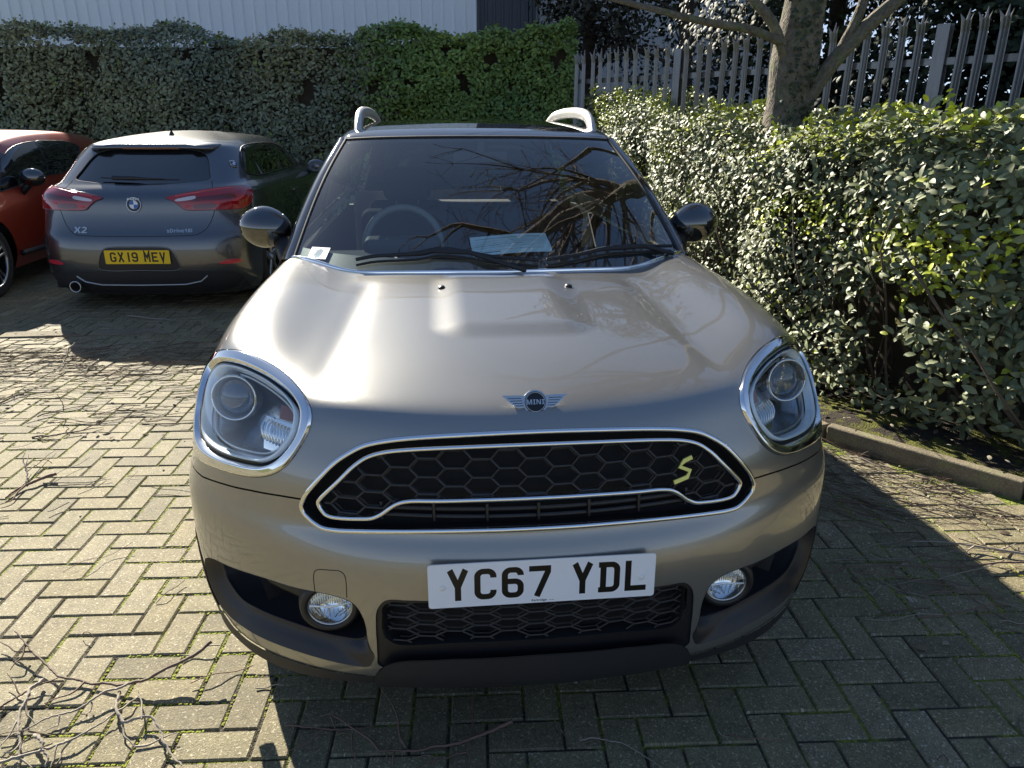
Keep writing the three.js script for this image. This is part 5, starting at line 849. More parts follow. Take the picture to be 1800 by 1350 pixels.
// ---------- the grey car, seen from behind ----------
{
  const car = thing('parked_car', 'dark grey crossover car parked tail towards the camera with yellow rear plate', 'car', [-3.065, 0, -6.05], 2.5 * Math.PI / 180);
  const T = TRACED, sh = tailShell, halfR = l => l.filter(p => p[0] >= 7.95), both = l => { const r = halfR(l); return [...r, ...r.map(([u, v]) => [16 - u, v]).reverse()]; };
  const win = loopUV(both([[8, 14.16], ...T.bmwWin.filter(p => p[0] > 8.1), [8, 11.47]]), 160), tailR = loopUV(T.bmwTailR, 120);
  const seamR = T.bmwSeam.filter(p => p[0] > 8.1), seam = [...seamR, ...seamR.map(([u, v]) => [16 - u, v]).reverse()];
  const fw = inside(win), rearWheel = p => Math.abs(p[0]) < 0.7 ? 1 : Math.hypot(p[1] - 0.33, p[2] + 0.80) - 0.385, frontWheel = p => Math.abs(p[0]) < 0.7 ? 1 : Math.hypot(p[1] - 0.33, p[2] + 3.35) - 0.385;
  part('body', panel(sh, [0, 16, 260], [0, 17, 200], (u, v, p) => Math.min(-fw(u, v), rearWheel(p) * 8, frontWheel(p) * 8)), M.greyPaint, car);
  part('rear_window', patch(sh, win, -0.012, 0.06), M.privacy, car);
  part('window_seal', trim(sh, win, 0.014, 0.004, -0.004), M.rubber, car);
  part('tailgate_gap', trim(sh, spline(seam, 160).map(p => [p.x, p.y]), 0.006, 0.0012, 0, false, 4), M.void, car);
  // spoiler over the window
  const sp = []; for (let k = 0; k <= 6; k++) { const t = k / 6, row = []; for (let i = 0; i <= 30; i++) { const u = 5.1 + 5.8 * i / 30, e = 1 - Math.pow(Math.abs(u - 8) / 3.0, 6), a = sh.at(u, 14.9, 0.004).p, notch = Math.abs(u - 8) < 1.25 ? -0.022 : 0, b = [a[0] * 1.01, a[1] - 0.026, a[2] + (0.105 + notch) * e]; row.push([a[0] + (b[0] - a[0]) * t, a[1] + (b[1] - a[1]) * t + 0.014 * Math.sin(Math.PI * t), a[2] + (b[2] - a[2]) * t]); } sp.push(row); }
  const last = sp[6]; sp.push(last.map(p => [p[0], p[1] - 0.024, p[2] - 0.004]), last.map(p => [p[0], p[1] - 0.02, p[2] - 0.09]));
  part('roof_spoiler', rings(sp, false), M.greyPaint, car);
  part('brake_light', rings([last.slice(11, 20).map(p => [p[0], p[1] - 0.006, p[2] + 0.003]), last.slice(11, 20).map(p => [p[0], p[1] - 0.02, p[2] + 0.002])], false), M.lampDark, car);
  part('roof_line', trim(sh, [...Array(40)].map((_, i) => [4.4 + 7.2 * i / 39, 15.45]), 0.006, 0.001, 0, false, 4), M.void, car);
  part('roof_fin', new THREE.ConeGeometry(0.045, 0.075, 16).scale(0.5, 1, 1.9).translate(-0.02, 1.405, -1.12), M.blackGloss, car);
  for (const side of [1, 0]) {
    const L = side ? tailR : flip(tailR, 16), c = L.reduce((a, p) => [a[0] + p[0] / L.length, a[1] + p[1] / L.length], [0, 0]), X = u => side ? u : 16 - u;
    const t = part('tail_light', [patch(sh, L, 0.012, 0.05), wall(sh, L, -0.004, 0.012)], M.lampRed, car);
    part('lamp_edge', trim(sh, L, 0.006, 0.003, 0.010, true, 5), M.lampDark, t);
    part('lamp_bar', [patch(sh, loopUV(side ? [[9.4, 9.55], [10.0, 9.75], [10.9, 9.85], [11.0, 9.5], [10.0, 9.35], [9.35, 9.3]] : flip([[9.4, 9.55], [10.0, 9.75], [10.9, 9.85], [11.0, 9.5], [10.0, 9.35], [9.35, 9.3]], 16), 80), 0.015, 0.05), patch(sh, loopUV(side ? [[9.5, 8.95], [10.1, 8.98], [10.1, 8.6], [9.45, 8.6]] : flip([[9.5, 8.95], [10.1, 8.98], [10.1, 8.6], [9.45, 8.6]], 16), 60), 0.015, 0.05)], M.lampDark, t);
    part('reversing_lamp', patch(sh, loopUV(side ? [[8.98, 9.45], [9.5, 9.75], [9.5, 9.5], [8.98, 9.28]] : flip([[8.98, 9.45], [9.5, 9.75], [9.5, 9.5], [8.98, 9.28]], 16), 60), 0.0165, 0.04), phys([0.62, 0.56, 0.56], 0.15, 0.3, { clearcoat: 1 }), t);
    part('lamp_blade', [trim(sh, [[8.95, 9.75], [9.6, 10.1], [10.3, 10.42], [11.0, 10.5]].map(([u, v]) => [X(u), v]), 0.012, 0.004, 0.013, false, 4), trim(sh, [[9.2, 8.75], [10.2, 9.1], [11.0, 9.25], [11.5, 9.6]].map(([u, v]) => [X(u), v]), 0.016, 0.004, 0.013, false, 4)], phys([0.62, 0.03, 0.035], 0.15, 0, { clearcoat: 1 }), t);
    const R = loopUV(side ? T.bmwReflR : flip(T.bmwReflR, 16), 60);
    part('reflector', [patch(sh, R, 0.008, 0.04), wall(sh, R, -0.004, 0.008)], phys([0.55, 0.03, 0.05], 0.2, 0, { clearcoat: 1 }), car);
    // side glass and pillar badge
    const gl = loopUV((l => side ? l : flip(l, 16))([[11.95, 13.2], [12.35, 14.15], [13.1, 14.55], [14.2, 14.3], [14.9, 13.3], [15.2, 12.3], [14, 12.15], [13, 12.1], [12.2, 12.45]]), 120);
    part('side_window', patch(sh, gl, 0.004, 0.06), M.privacy, car); part('window_trim', trim(sh, gl, 0.012, 0.006, 0.002), M.plastic, car);
    part('window_divider', trim(sh, (l => side ? l : flip(l, 16))([[13.05, 12.12], [12.75, 14.3]]), 0.03, 0.006, 0.004, false, 4), M.blackGloss, car);
    for (const z of [-0.80, -3.35]) {
      const sg = side ? 1 : -1, w = part('wheel', new THREE.LatheGeometry([[0.22, -0.1], [0.29, -0.115], [0.322, -0.105], [0.335, -0.075], [0.335, 0.075], [0.322, 0.105], [0.29, 0.115], [0.22, 0.1]].map(p => new THREE.Vector2(...p)), 44).rotateZ(Math.PI / 2).translate(sg * 0.775, 0.335, z), M.rubber, car);
      const s = [new THREE.CylinderGeometry(0.05, 0.05, 0.05, 16).rotateZ(Math.PI / 2).translate(sg * 0.86, 0.335, z)]; for (let k = 0; k < 5; k++) s.push(rbox(0.03, 0.2, 0.05, 0.01, 0, 0.11, 0).rotateX(k * 1.2566).translate(sg * 0.855, 0.335, z)); part('rim', s, M.satin, w);
    }
    const m = part('door_mirror', new THREE.SphereGeometry(1, 24, 16).scale(0.11, 0.075, 0.06).translate((side ? 1 : -1) * 0.96, 1.03, -2.62), M.greyPaint, car);
    part('mirror_foot', box(0.14, 0.03, 0.05, (side ? 1 : -1) * 0.88, 0.985, -2.63), M.plastic, m); part('mirror_glass', new THREE.CircleGeometry(0.085, 24).scale(1, 0.66, 1).translate((side ? 1 : -1) * 0.96, 1.03, -2.565), M.darkMetal, m);
    part('door_handle', rbox(0.02, 0.03, 0.2, 0.009, (side ? 1 : -1) * 0.915, 0.86, -1.75), M.greyPaint, car);
  }
  // plate, its recess, badges
  const rec = loopUV((l => [...l, ...l.map(([u, v]) => [16 - u, v]).reverse()])([[8, 4.22], [8.55, 4.2], [8.72, 4.1], [8.92, 3.2], [8.9, 2.5], [8, 2.46]]), 120);
  part('plate_recess', patch(sh, rec, 0.001, 0.05), M.plastic, car); part('recess_edge', trim(sh, rec, 0.012, 0.006, 0, true, 5), M.greyPaint, car);
  const [pf, pb] = plateGeo(0.52, 0.111), pl = part('number_plate', pb, std([0.7, 0.48, 0.02], 0.4), car, 'yellow rear number plate'); pl.position.set(0.005, 0.472, 0.022);
  part('plate_print', pf, std([1, 1, 1], 0.3, 0, { map: plateTexture('GX19 MEV', '#eec414') }), pl, 'black characters GX19 MEV');
  const diff = loopUV((l => [...l, ...l.map(([u, v]) => [16 - u, v]).reverse()])([[8, 2.4], [9, 2.38], [9.9, 2.3], [10.7, 2.15], [11.1, 1.6], [10.7, 0.9], [10, 0.35], [9, 0.25], [8, 0.25]]), 140);
  part('rear_diffuser', [patch(sh, diff, 0.006, 0.06), wall(sh, diff, -0.004, 0.006)], M.plasticRough, car);
  part('diffuser_blade', [trim(sh, [[6.3, 2.0], [6.55, 1.55], [7, 1.3], [8, 1.28], [9, 1.3], [9.45, 1.55], [9.7, 2.0]], 0.014, 0.01, 0.006, false, 5)], M.satin, car);
  part('under_tray', box(1.6, 0.05, 3.8, 0, 0.2, -2.1), M.void, car);
  { const t = new THREE.CylinderGeometry(0.043, 0.043, 0.12, 32, 1, true).rotateX(Math.PI / 2), e = part('exhaust_tip', [t, new THREE.TorusGeometry(0.043, 0.005, 10, 32).translate(0, 0, 0.06)], M.satin, car); e.position.set(-0.545, 0.225, -0.055); part('exhaust_bore', new THREE.CircleGeometry(0.042, 24).translate(0, 0, -0.03), M.void, e); }
  const roundel = (u, v, r) => { const f = g => settle(g, sh, u, v, 0), b = part('roundel', [f(new THREE.CylinderGeometry(r, r * 1.03, 0.010, 40).rotateX(Math.PI / 2).translate(0, 0, 0.006))], M.satin, car); part('roundel_ring', f(new THREE.RingGeometry(r * 0.6, r * 0.93, 40).translate(0, 0, 0.0114)), std([0.008, 0.008, 0.01], 0.2), b); for (let k = 0; k < 4; k++) part('roundel_quarter', f(new THREE.CircleGeometry(r * 0.58, 14, k * Math.PI / 2, Math.PI / 2).translate(0, 0, 0.0116)), k % 2 ? std([0.03, 0.11, 0.42], 0.2) : M.white, b); part('roundel_letters', f(merge([lettering('BMW', r * 0.26, 0.0006, 1.9).translate(0, r * 0.75, 0.0115)])), M.white, b); };
  roundel(8, 8.98, 0.058); roundel(11.43, 12.97, 0.036);
  part('model_badge', settle(lettering('X2', 0.052, 0.004, 1.35), sh, 6.62, 6.38, 0.001), M.satin, car); part('trim_badge', settle(lettering('sDrive18i', 0.03, 0.003, 1.1), sh, 9.02, 6.28, 0.001), M.satin, car);
  const wp = [[8.62, 12.0], [8.3, 12.02], [7.9, 12.05], [7.35, 12.1]]; part('rear_wiper', [tube(wp.map(p => sh.at(...p, 0.022).p), t => 0.006 + 0.012 * smooth(0.3, 0.7, t), 6), tube([[7.0, 12.18], [8.1, 12.02], [9.0, 12.02]].map(p => sh.at(...p, 0.012).p), 0.005, 5)], M.plastic, car);
}

// ---------- the red car at the left edge, nose towards the camera ----------
{
  const car = thing('parked_car', 'red hatchback at the left edge parked nose forward beside the grey car', 'car', [-5.5, 0, -6.5], 5 * Math.PI / 180);
  const T = TRACED, sh = redShell, N = sh.nu - 1, well = z0 => p => Math.abs(p[0]) < 0.66 ? 1 : Math.hypot(p[1] - 0.32, p[2] - z0) - 0.385, a = well(0), b = well(-2.72);
  part('body', panel(sh, [0, N, 140], [0, 11, 130], (u, v, p) => Math.min(a(p), b(p)) * 8), M.redPaint, car);
  for (const side of [1, 0]) {
    const S = l => side ? l : flip(l, N), sg = side ? 1 : -1;
    for (const [l, n] of [[T.redWin1, 'front'], [T.redWin2, 'rear']]) { const q = loopUV(S(l), 100); part('side_window', patch(sh, q, 0.004, 0.06), M.privacy, car); part('window_trim', trim(sh, q, 0.010, 0.005, 0.002), M.plastic, car); }
    const m = part('door_mirror', new THREE.SphereGeometry(1, 32, 20).scale(0.115, 0.085, 0.075).translate(sg * 0.985, 1.0, -0.72), M.blackGloss, car);
    part('mirror_stalk', tube([[sg * 0.86, 0.86, -0.72], [sg * 0.9, 0.9, -0.72], [sg * 0.96, 0.95, -0.72]], 0.035, 8), M.plastic, m);
    part('sill_strip', tube([[sg * 0.895, 0.33, -0.45], [sg * 0.897, 0.32, -1.3], [sg * 0.895, 0.33, -2.2]], 0.028, 6), M.plasticRough, car);
    for (const z of [0, -2.72]) {
      const w = part('wheel', new THREE.LatheGeometry([[0.24, -0.1], [0.29, -0.115], [0.315, -0.105], [0.328, -0.075], [0.328, 0.075], [0.315, 0.105], [0.29, 0.115], [0.24, 0.1]].map(p => new THREE.Vector2(...p)), 44).rotateZ(Math.PI / 2).translate(sg * 0.765, 0.328, z), M.rubber, car);
      const s = [new THREE.CylinderGeometry(0.05, 0.05, 0.04, 16).rotateZ(Math.PI / 2).translate(sg * 0.85, 0.328, z), new THREE.TorusGeometry(0.235, 0.014, 8, 40).rotateY(Math.PI / 2).translate(sg * 0.86, 0.328, z)]; for (let k = 0; k < 10; k++) s.push(rbox(0.02, 0.2, 0.022, 0.006, 0, 0.13, 0).rotateZ(0).rotateX(Math.floor(k / 2) * 1.2566 + (k % 2 ? 0.14 : -0.14)).translate(sg * 0.853, 0.328, z)); part('rim', s, M.satin, w);
    }
  }
  part('windscreen', patch(sh, loopUV([[5.6, 4.1], [N - 5.6, 4.1], [N - 6.2, 5.3], [6.2, 5.3]].flatMap((p, i, A) => { const q = A[(i + 1) % 4]; return [0, 1, 2].map(k => [p[0] + (q[0] - p[0]) * k / 3, p[1] + (q[1] - p[1]) * k / 3]); }), 100), 0.004, 0.08), M.privacy, car);
  { const nos = [...Array(41)].map((_, i) => sh.at(N * i / 40, 0).p), sq = (k, z) => nos.map(p => [p[0] * k, 0.44 + (p[1] - 0.44) * k, p[2] + z]); part('front_bumper', rings([nos, sq(0.96, 0.05), sq(0.8, 0.1), sq(0.4, 0.13), sq(0.02, 0.135)]), M.redPaint, car); part('front_grille', rings([sq(0.55, 0.122), sq(0.02, 0.15)]).scale(1, 0.55, 1).translate(0, 0.2, 0), M.plastic, car); }
  part('under_tray', box(1.5, 0.08, 3.9, 0, 0.22, -1.3), M.void, car);
  part('roof_fin', new THREE.ConeGeometry(0.04, 0.07, 12).scale(0.5, 1, 1.8).translate(0.1, 1.42, -2.55), M.blackGloss, car);
}

const TWIGS = [
  ["thick dark twig tip pointing at the champagne car", [[-0.89, 0.09, -1.806], [-0.919, 0.075, -1.773], [-0.973, 0.055, -1.753], [-1.045, 0.035, -1.71], [-1.116, 0.02, -1.703], [-1.213, 0.012, -1.718], [-1.311, 0.02, -1.736], [-1.443, 0.035, -1.825], [-1.538, 0.05, -1.899]], 0.0052, [[[-1.443, 0.035, -1.825], [-1.509, 0.02, -1.843], [-1.582, 0.02, -1.885]], [[-1.482, 0.04, -1.865], [-1.465, 0.03, -1.809], [-1.483, 0.01, -1.774]], [[-1.233, 0.015, -1.721], [-1.25, 0.01, -1.68], [-1.307, 0.006, -1.646]]], 1],
  ["long pale twig crossing the others at the lower left", [[-1.093, 0.03, -1.699], [-1.137, 0.03, -1.672], [-1.178, 0.022, -1.623], [-1.238, 0.02, -1.588], [-1.285, 0.015, -1.551], [-1.341, 0.01, -1.511]], 0.0036, [[[-1.168, 0.02, -1.638], [-1.157, 0.014, -1.607], [-1.185, 0.01, -1.605]], [[-1.228, 0.02, -1.588], [-1.22, 0.01, -1.563], [-1.245, 0.006, -1.549]]], 0],
  ["grey forked twig bending towards the bottom of the paving", [[-1.108, 0.02, -1.677], [-1.079, 0.025, -1.602], [-1.042, 0.022, -1.563], [-0.968, 0.03, -1.573], [-0.921, 0.02, -1.525], [-0.884, 0.015, -1.481], [-0.826, 0.02, -1.426]], 0.0046, [[[-1.078, 0.02, -1.607], [-1.06, 0.02, -1.638], [-1.05, 0.012, -1.673]], [[-1.045, 0.02, -1.565], [-1.023, 0.012, -1.527], [-0.978, 0.008, -1.492]], [[-0.992, 0.03, -1.567], [-1.028, 0.02, -1.639], [-1.061, 0.012, -1.686]], [[-0.979, 0.008, -1.495], [-0.923, 0.012, -1.516], [-0.883, 0.02, -1.531]]], 0],
  ["long dark twig sloping up from the bottom left corner", [[-1.287, 0.02, -1.431], [-1.221, 0.02, -1.463], [-1.145, 0.022, -1.505], [-1.09, 0.02, -1.577], [-1.079, 0.02, -1.601]], 0.0042, [[[-1.177, 0.02, -1.491], [-1.165, 0.01, -1.452], [-1.16, 0.008, -1.428]], [[-1.147, 0.02, -1.507], [-1.159, 0.01, -1.479], [-1.154, 0.006, -1.44]]], 0],
  ["pale splintered twig in the tangle at the left edge", [[-1.354, 0.02, -1.722], [-1.359, 0.03, -1.677], [-1.341, 0.03, -1.626], [-1.326, 0.025, -1.57], [-1.276, 0.02, -1.496], [-1.238, 0.01, -1.425]], 0.0055, [[[-1.341, 0.03, -1.626], [-1.315, 0.02, -1.588], [-1.283, 0.01, -1.568]], [[-1.331, 0.02, -1.576], [-1.32, 0.02, -1.523], [-1.325, 0.015, -1.489]], [[-1.276, 0.02, -1.496], [-1.281, 0.02, -1.463], [-1.299, 0.02, -1.463]]], 0],
  ["bent pale twig at the bottom of the tangle", [[-1.254, 0.02, -1.518], [-1.211, 0.03, -1.486], [-1.186, 0.02, -1.458], [-1.173, 0.01, -1.426]], 0.0052, [[[-1.271, 0.02, -1.447], [-1.242, 0.02, -1.442], [-1.197, 0.02, -1.416]]], 0],
  ["thin brown twig rising from the left edge of the paving", [[-1.417, 0.01, -1.628], [-1.387, 0.012, -1.671], [-1.346, 0.02, -1.708], [-1.314, 0.02, -1.732]], 0.0032, [[[-1.389, 0.01, -1.673], [-1.419, 0.02, -1.701], [-1.464, 0.03, -1.737]]], 1],
  ["curved dark twig standing up from the sunlit paving", [[-2.589, 0.01, -3.733], [-2.541, 0.015, -3.782], [-2.464, 0.03, -3.773], [-2.466, 0.07, -3.785], [-2.49, 0.12, -3.79]], 0.004, [], 1],
  ["brown branched twig lying across several pavers at left", [[-2.456, 0.006, -3.469], [-2.373, 0.012, -3.472], [-2.301, 0.015, -3.506], [-2.235, 0.015, -3.54], [-2.2, 0.02, -3.612], [-2.187, 0.03, -3.65]], 0.0045, [[[-2.25, 0.015, -3.531], [-2.206, 0.012, -3.572], [-2.15, 0.012, -3.598]], [[-2.305, 0.012, -3.513], [-2.31, 0.02, -3.552], [-2.345, 0.02, -3.585]], [[-2.422, 0.01, -3.468], [-2.373, 0.01, -3.429], [-2.328, 0.008, -3.45]]], 1],
  ["pale upright forked twig near the left edge", [[-2.168, 0.01, -2.962], [-2.198, 0.03, -3.022], [-2.225, 0.05, -3.059], [-2.256, 0.07, -3.097], [-2.274, 0.08, -3.144]], 0.004, [[[-2.206, 0.03, -3.035], [-2.249, 0.05, -3.112], [-2.266, 0.06, -3.152]], [[-2.206, 0.03, -3.035], [-2.219, 0.02, -3.134], [-2.24, 0.01, -3.309]]], 0],
  ["thick brown broken stick near the left edge", [[-2.062, 0.03, -3.011], [-2.113, 0.02, -2.986], [-2.152, 0.015, -2.929], [-2.174, 0.01, -2.822]], 0.0075, [[[-2.152, 0.015, -2.929], [-2.133, 0.01, -2.8], [-2.16, 0.01, -2.767]]], 2],
  ["straight twig running along a joint below the broken stick", [[-2.097, 0.006, -2.965], [-1.976, 0.006, -2.972], [-1.86, 0.008, -2.987], [-1.81, 0.01, -3.002]], 0.003, [], 0],
  ["slanting twig on the far sunlit paving", [[-2.928, 0.006, -3.944], [-2.907, 0.012, -4.051], [-2.872, 0.015, -4.139], [-2.819, 0.03, -4.176]], 0.0048, [[[-2.932, 0.01, -4.077], [-2.887, 0.006, -4.005], [-2.876, 0.006, -4.005]], [[-2.939, 0.02, -4.104], [-2.93, 0.02, -4.125]]], 1],
  ["long straight twig reaching from the kerb into the car's shadow", [[1.891, 0.02, -2.348], [1.697, 0.02, -2.325], [1.54, 0.02, -2.319], [1.364, 0.015, -2.336], [1.219, 0.01, -2.326], [1.165, 0.01, -2.347]], 0.0038, [[[1.219, 0.01, -2.326], [1.171, 0.006, -2.3], [1.098, 0.006, -2.299]], [[1.543, 0.02, -2.324], [1.628, 0.01, -2.308]], [[1.397, 0.01, -2.338], [1.387, 0.006, -2.291]]], 2],
  ["thick brown twig lying in the sun at the right edge", [[1.928, 0.02, -2.405], [1.828, 0.02, -2.439], [1.719, 0.02, -2.473], [1.552, 0.015, -2.498]], 0.005, [[[1.777, 0.02, -2.462], [1.712, 0.008, -2.422], [1.682, 0.006, -2.448]], [[1.856, 0.02, -2.433], [1.953, 0.01, -2.491]]], 0],
  ["arched twig in the shade below the right hedge kerb", [[1.404, 0.008, -2.158], [1.458, 0.02, -2.165], [1.558, 0.025, -2.169], [1.63, 0.02, -2.162], [1.687, 0.008, -2.145]], 0.003, [[[1.277, 0.01, -2.305], [1.369, 0.01, -2.279], [1.452, 0.012, -2.241], [1.529, 0.015, -2.187]], [[1.572, 0.02, -2.161], [1.598, 0.008, -2.103], [1.635, 0.006, -2.026], [1.674, 0.006, -2.009]]], 2],
  ["dark twig along the joint at the far right of the shade", [[1.368, 0.006, -2.239], [1.374, 0.008, -2.167], [1.38, 0.006, -2.122]], 0.0028, [[[1.507, 0.01, -2.254], [1.551, 0.01, -2.214], [1.591, 0.008, -2.14]]], 1],
  ["long twig in the shadow under the front lip", [[0.004, 0.02, -1.575], [-0.055, 0.012, -1.547], [-0.125, 0.01, -1.514], [-0.198, 0.008, -1.5], [-0.283, 0.008, -1.484], [-0.341, 0.006, -1.485]], 0.0052, [[[-0.272, 0.008, -1.492], [-0.29, 0.01, -1.521], [-0.305, 0.015, -1.581], [-0.35, 0.012, -1.671], [-0.38, 0.01, -1.72]], [[-0.341, 0.006, -1.485], [-0.4, 0.012, -1.539], [-0.463, 0.02, -1.58], [-0.498, 0.02, -1.603], [-0.518, 0.015, -1.594]], [[-0.303, 0.006, -1.483], [-0.296, 0.006, -1.436]]], 2],
  ["thin curving twig at the bottom centre of the shadow", [[-0.103, 0.01, -1.693], [-0.105, 0.01, -1.61], [-0.107, 0.012, -1.53], [-0.111, 0.01, -1.48], [-0.106, 0.006, -1.435]], 0.0026, [[[-0.111, 0.01, -1.48], [-0.166, 0.008, -1.462], [-0.232, 0.006, -1.434]], [[-0.197, 0.006, -1.444], [-0.199, 0.006, -1.469], [-0.24, 0.006, -1.463]]], 2],
  ["twig lying where the shadow edge meets the sunlit paving", [[-0.61, 0.01, -1.567], [-0.557, 0.012, -1.56], [-0.491, 0.012, -1.553], [-0.416, 0.01, -1.555], [-0.367, 0.008, -1.568]], 0.0028, [[[-0.491, 0.02, -1.592], [-0.471, 0.012, -1.555], [-0.459, 0.008, -1.538]], [[-0.459, 0.008, -1.538], [-0.429, 0.01, -1.536]], [[-0.423, 0.01, -1.536], [-0.409, 0.008, -1.481], [-0.389, 0.006, -1.438]], [[-0.494, 0.01, -1.563], [-0.531, 0.01, -1.509], [-0.584, 0.008, -1.477]]], 2],
  ["pale curved straw near the right wheel shadow", [[0.184, 0.006, -1.523], [0.229, 0.012, -1.525], [0.288, 0.012, -1.512], [0.342, 0.008, -1.474], [0.386, 0.006, -1.437]], 0.0022, [], 0],
  ["pale twig beside the rear wheel of the grey car", [[-3.157, 0.01, -5.911], [-2.888, 0.02, -5.786], [-2.693, 0.02, -5.736]], 0.006, [], 0],
  ["twig crossing the shadow edge in front of the grey car", [[-3.001, 0.09, -4.877], [-3.033, 0.06, -4.841], [-3.002, 0.02, -4.738], [-2.921, 0.006, -4.519]], 0.005, [], 0],
  ["short pale twigs at the corner of the shadow", [[-2.747, 0.03, -4.685], [-2.767, 0.012, -4.584], [-2.797, 0.006, -4.52]], 0.006, [[[-2.767, 0.012, -4.584], [-2.729, 0.01, -4.464], [-2.738, 0.006, -4.454]]], 0]
];

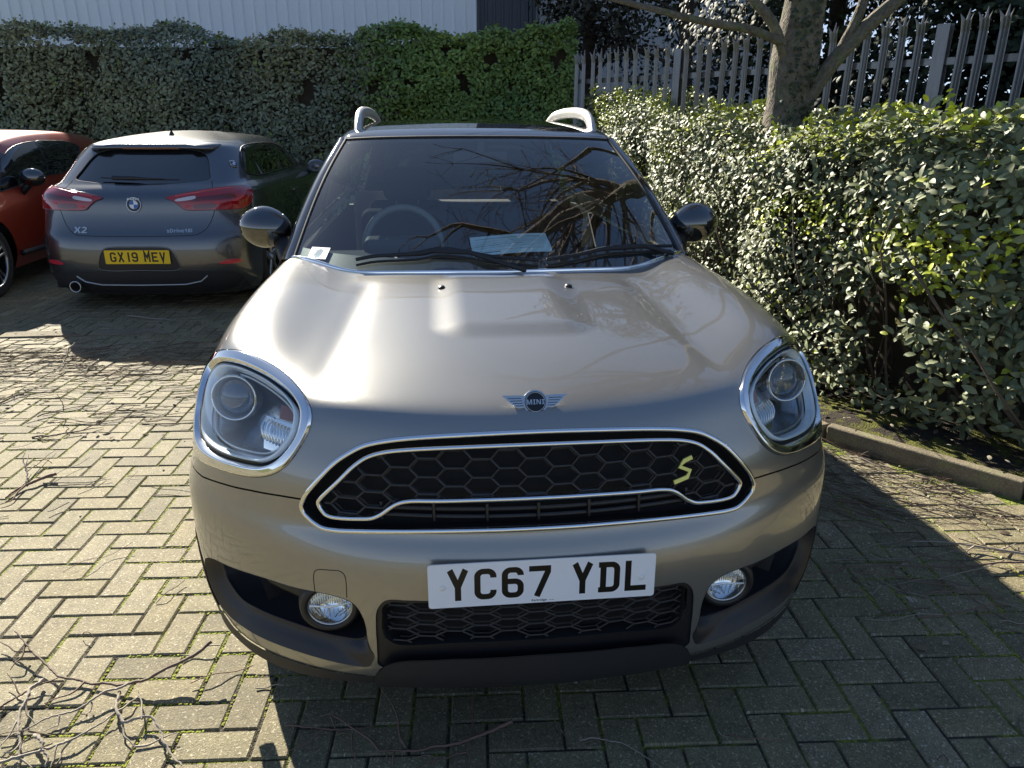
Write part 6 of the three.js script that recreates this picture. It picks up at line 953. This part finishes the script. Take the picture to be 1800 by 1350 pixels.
// ---------- fallen twigs and litter on the paving ----------
{
  seed = 909;
  const grey = std([0.27, 0.235, 0.19], 0.85), dark = std([0.13, 0.095, 0.07], 0.85), reddish = std([0.16, 0.10, 0.075], 0.85);
  const wob = (p, s) => p.map(q => [q[0] + rr(-s, s), Math.max(0.003, q[1] + rr(-s * 0.3, s * 0.3)), q[2] + rr(-s, s)]);
  // each twig: main line (x, height, z) and thickness, then side shoots
  function twig(label, main, r, shoots, mat, group) {
    const t = thing('twig', label, 'twig', [main[0][0], 0, main[0][2]], 0, group), rel = l => l.map(p => [p[0] - main[0][0], p[1], p[2] - main[0][2]]);
    const kink = l => l.flatMap((p, i) => { if (!i) return [p]; const a = l[i - 1]; return [[(a[0] + p[0]) / 2 + rr(-.005, .005), Math.max(0.004, (a[1] + p[1]) / 2 + rr(-.003, .004)), (a[2] + p[2]) / 2 + rr(-.005, .005)], p]; });
    const c = spline(kink(rel(main)), Math.max(14, main.length * 8)).map((p, i) => { p.x += rr(-.0018, .0018); p.z += rr(-.0018, .0018); return p; });
    part('stem', [tube(c, q => r * (1.05 - 0.62 * q) * (1 + 0.16 * Math.sin(q * 47) * Math.sin(q * 131)), 7)], mat, t);
    if (shoots.length) part('shoots', shoots.map(s => tube(spline(kink(rel(s)), 14), q => r * 0.55 * (1.05 - 0.75 * q) + 0.0006, 5)), mat, t);
    return t;
  }
  const G = TWIGS;
  G.forEach(([label, main, r, shoots, m]) => twig(label, main, r, shoots, [grey, dark, reddish][m]));
  // loose thin pieces: too many and too small to name one by one
  const bits = [], sprinkle = (n, x0, x1, z0, z1, L0, L1, ang, sp) => { for (let k = 0; k < n; k++) { const x = rr(x0, x1), z = rr(z0, z1); if (beside(x, z) > -0.05) continue; const a = ang + rr(-sp, sp), L = rr(L0, L1), h = rr(0.003, 0.02), p = [[x, h, z]]; for (let j = 1; j <= 3; j++) p.push([x + Math.cos(a) * L * j / 3 + rr(-.02, .02) * L * 3, Math.max(0.003, h + rr(-.012, .018)), z - Math.sin(a) * L * j / 3 + rr(-.02, .02) * L * 3]); bits.push([tube(spline(p, 7), rr(0.0008, 0.0024), 4), k % 3]); } };
  sprinkle(150, -3.9, -1.9, -4.9, -3.6, 0.08, 0.45, 0.35, 0.5); sprinkle(22, -2.9, -1.2, -4.2, -2.2, 0.04, 0.25, 0.4, 0.9); sprinkle(120, -3.6, -1.3, -5.9, -4.7, 0.05, 0.4, 0.1, 0.6);
  sprinkle(14, -1.5, -0.6, -2.3, -1.2, 0.03, 0.2, 0.6, 1); sprinkle(150, 1.15, 2.6, -3.6, -2.0, 0.06, 0.4, -0.3, 0.7); sprinkle(260, 1.0, 1.95, -3.5, -2.7, 0.06, 0.32, -0.5, 0.6); sprinkle(160, -3.9, -2.2, -5.0, -4.3, 0.08, 0.5, 0.3, 0.4); sprinkle(14, -0.5, 0.6, -1.7, -1.2, 0.03, 0.16, 0.3, 1.5); sprinkle(14, 0.8, 1.8, -2.2, -1.1, 0.02, 0.08, 0.3, 1.5);
  [grey, dark, reddish].forEach((m, i) => { const o = part('twig_litter', bits.filter(b => b[1] === i).map(b => b[0]), m); tag(o, ['pale dry twig litter strewn over the paving', 'dark thin twig litter strewn over the paving', 'reddish twig litter strewn over the paving'][i], 'twig litter', null, 'stuff'); });
  // dead leaves, grit
  const lf = [], dry = std([1, 1, 1], 0.8, 0, { map: leafTex }); for (let k = 0; k < 520; k++) { const zone = rnd(), x = zone < 0.4 ? rr(-4, -1.2) : rr(1.0, 3.2), z = zone < 0.4 ? rr(-6, -3.4) : rr(-4.4, -1.8); if (zone >= 0.4 && beside(x, z) < -0.45 && rnd() < 0.8) continue; const m = orient(V3(0, 1, 0), 0.35, rr(0.015, 0.045)); m.setPosition(x, beside(x, z) > 0 ? 0.13 : 0.008, z); const c = rr(0.6, 1.3); lf.push({ m, c: rnd() < 0.3 ? rgb(0.3 * c, 0.26 * c, 0.18 * c) : rgb(0.12 * c, 0.085 * c, 0.05 * c) }); }
  const dl = scatter('dead_leaves', leafB, dry, lf, scene); dl.userData.label = 'dead leaves lying along the kerb and the edging'; dl.userData.category = 'dead leaves';
  const gr = []; for (let k = 0; k < 90; k++) { const m = new THREE.Matrix4().makeRotationY(rr(0, 6)).scale(V3(1, 0.6, 1).multiplyScalar(rr(0.002, 0.006))); m.setPosition(rr(-3, 2.4), 0.003, rr(-4.5, -1.2)); const c = rr(0.2, 0.45); gr.push({ m, c: rgb(c, c * 0.95, c * 0.85) }); }
  const gs = scatter('grit', new THREE.IcosahedronGeometry(1, 0), std([1, 1, 1], 0.8), gr, scene); gs.userData.label = 'small pale stones scattered on the paving'; gs.userData.category = 'grit';
  // moss cushions in the sunlit joints
  const ms = []; for (let k = 0; k < 110000; k++) { const a = Math.floor(rr(-40, 40)), b = Math.floor(rr(-14, 40)), along = rnd(), u = rnd() < 0.5 ? [a + along, b] : [a, b + along], s = ((Math.floor(u[0] - (u[0] === a ? 0.5 : 0)) + Math.floor(u[1] - (u[1] === b ? 0.5 : 0))) % 4 + 4) % 4; const [x, z] = laid(u[0], u[1]); const left = x < -0.6, dens = hn(x, z, 1.1) + 0.5 * hn(x, z, 4); if (beside(x, z) > -0.1 || z > -0.9 || z < -4.4 || dens < (left ? 0.02 : 0.12)) continue; const iu = u[1] === b; const ca = iu ? [Math.floor(u[0]), b] : [a, Math.floor(u[1])], cb = iu ? [Math.floor(u[0]), b - 1] : [a - 1, Math.floor(u[1])], id = (i, j) => { const q = ((i + j) % 4 + 4) % 4; return q === 0 ? i + ',' + j : q === 1 ? (i - 1) + ',' + j : q === 2 ? i + ',' + j : i + ',' + (j - 1); }; if (id(...ca) === id(...cb)) continue; const m = new THREE.Matrix4().makeRotationY(rr(0, 6)).scale(V3(rr(0.8, 1.6), 0.55, rr(0.8, 1.6)).multiplyScalar(rr(0.0016, 0.0034))); m.setPosition(x + rr(-.002, .002), -0.0028, z + rr(-.002, .002)); const c = rr(0.7, 1.3); ms.push({ m, c: rgb(0.24 * c, 0.27 * c, 0.03 * c) }); }
  const mo = scatter('moss', new THREE.IcosahedronGeometry(1, 1), std([1, 1, 1], 1), ms, scene); mo.userData.label = 'yellow green moss in the joints of the paving'; mo.userData.category = 'moss';
}

renderer.render(scene, camera);
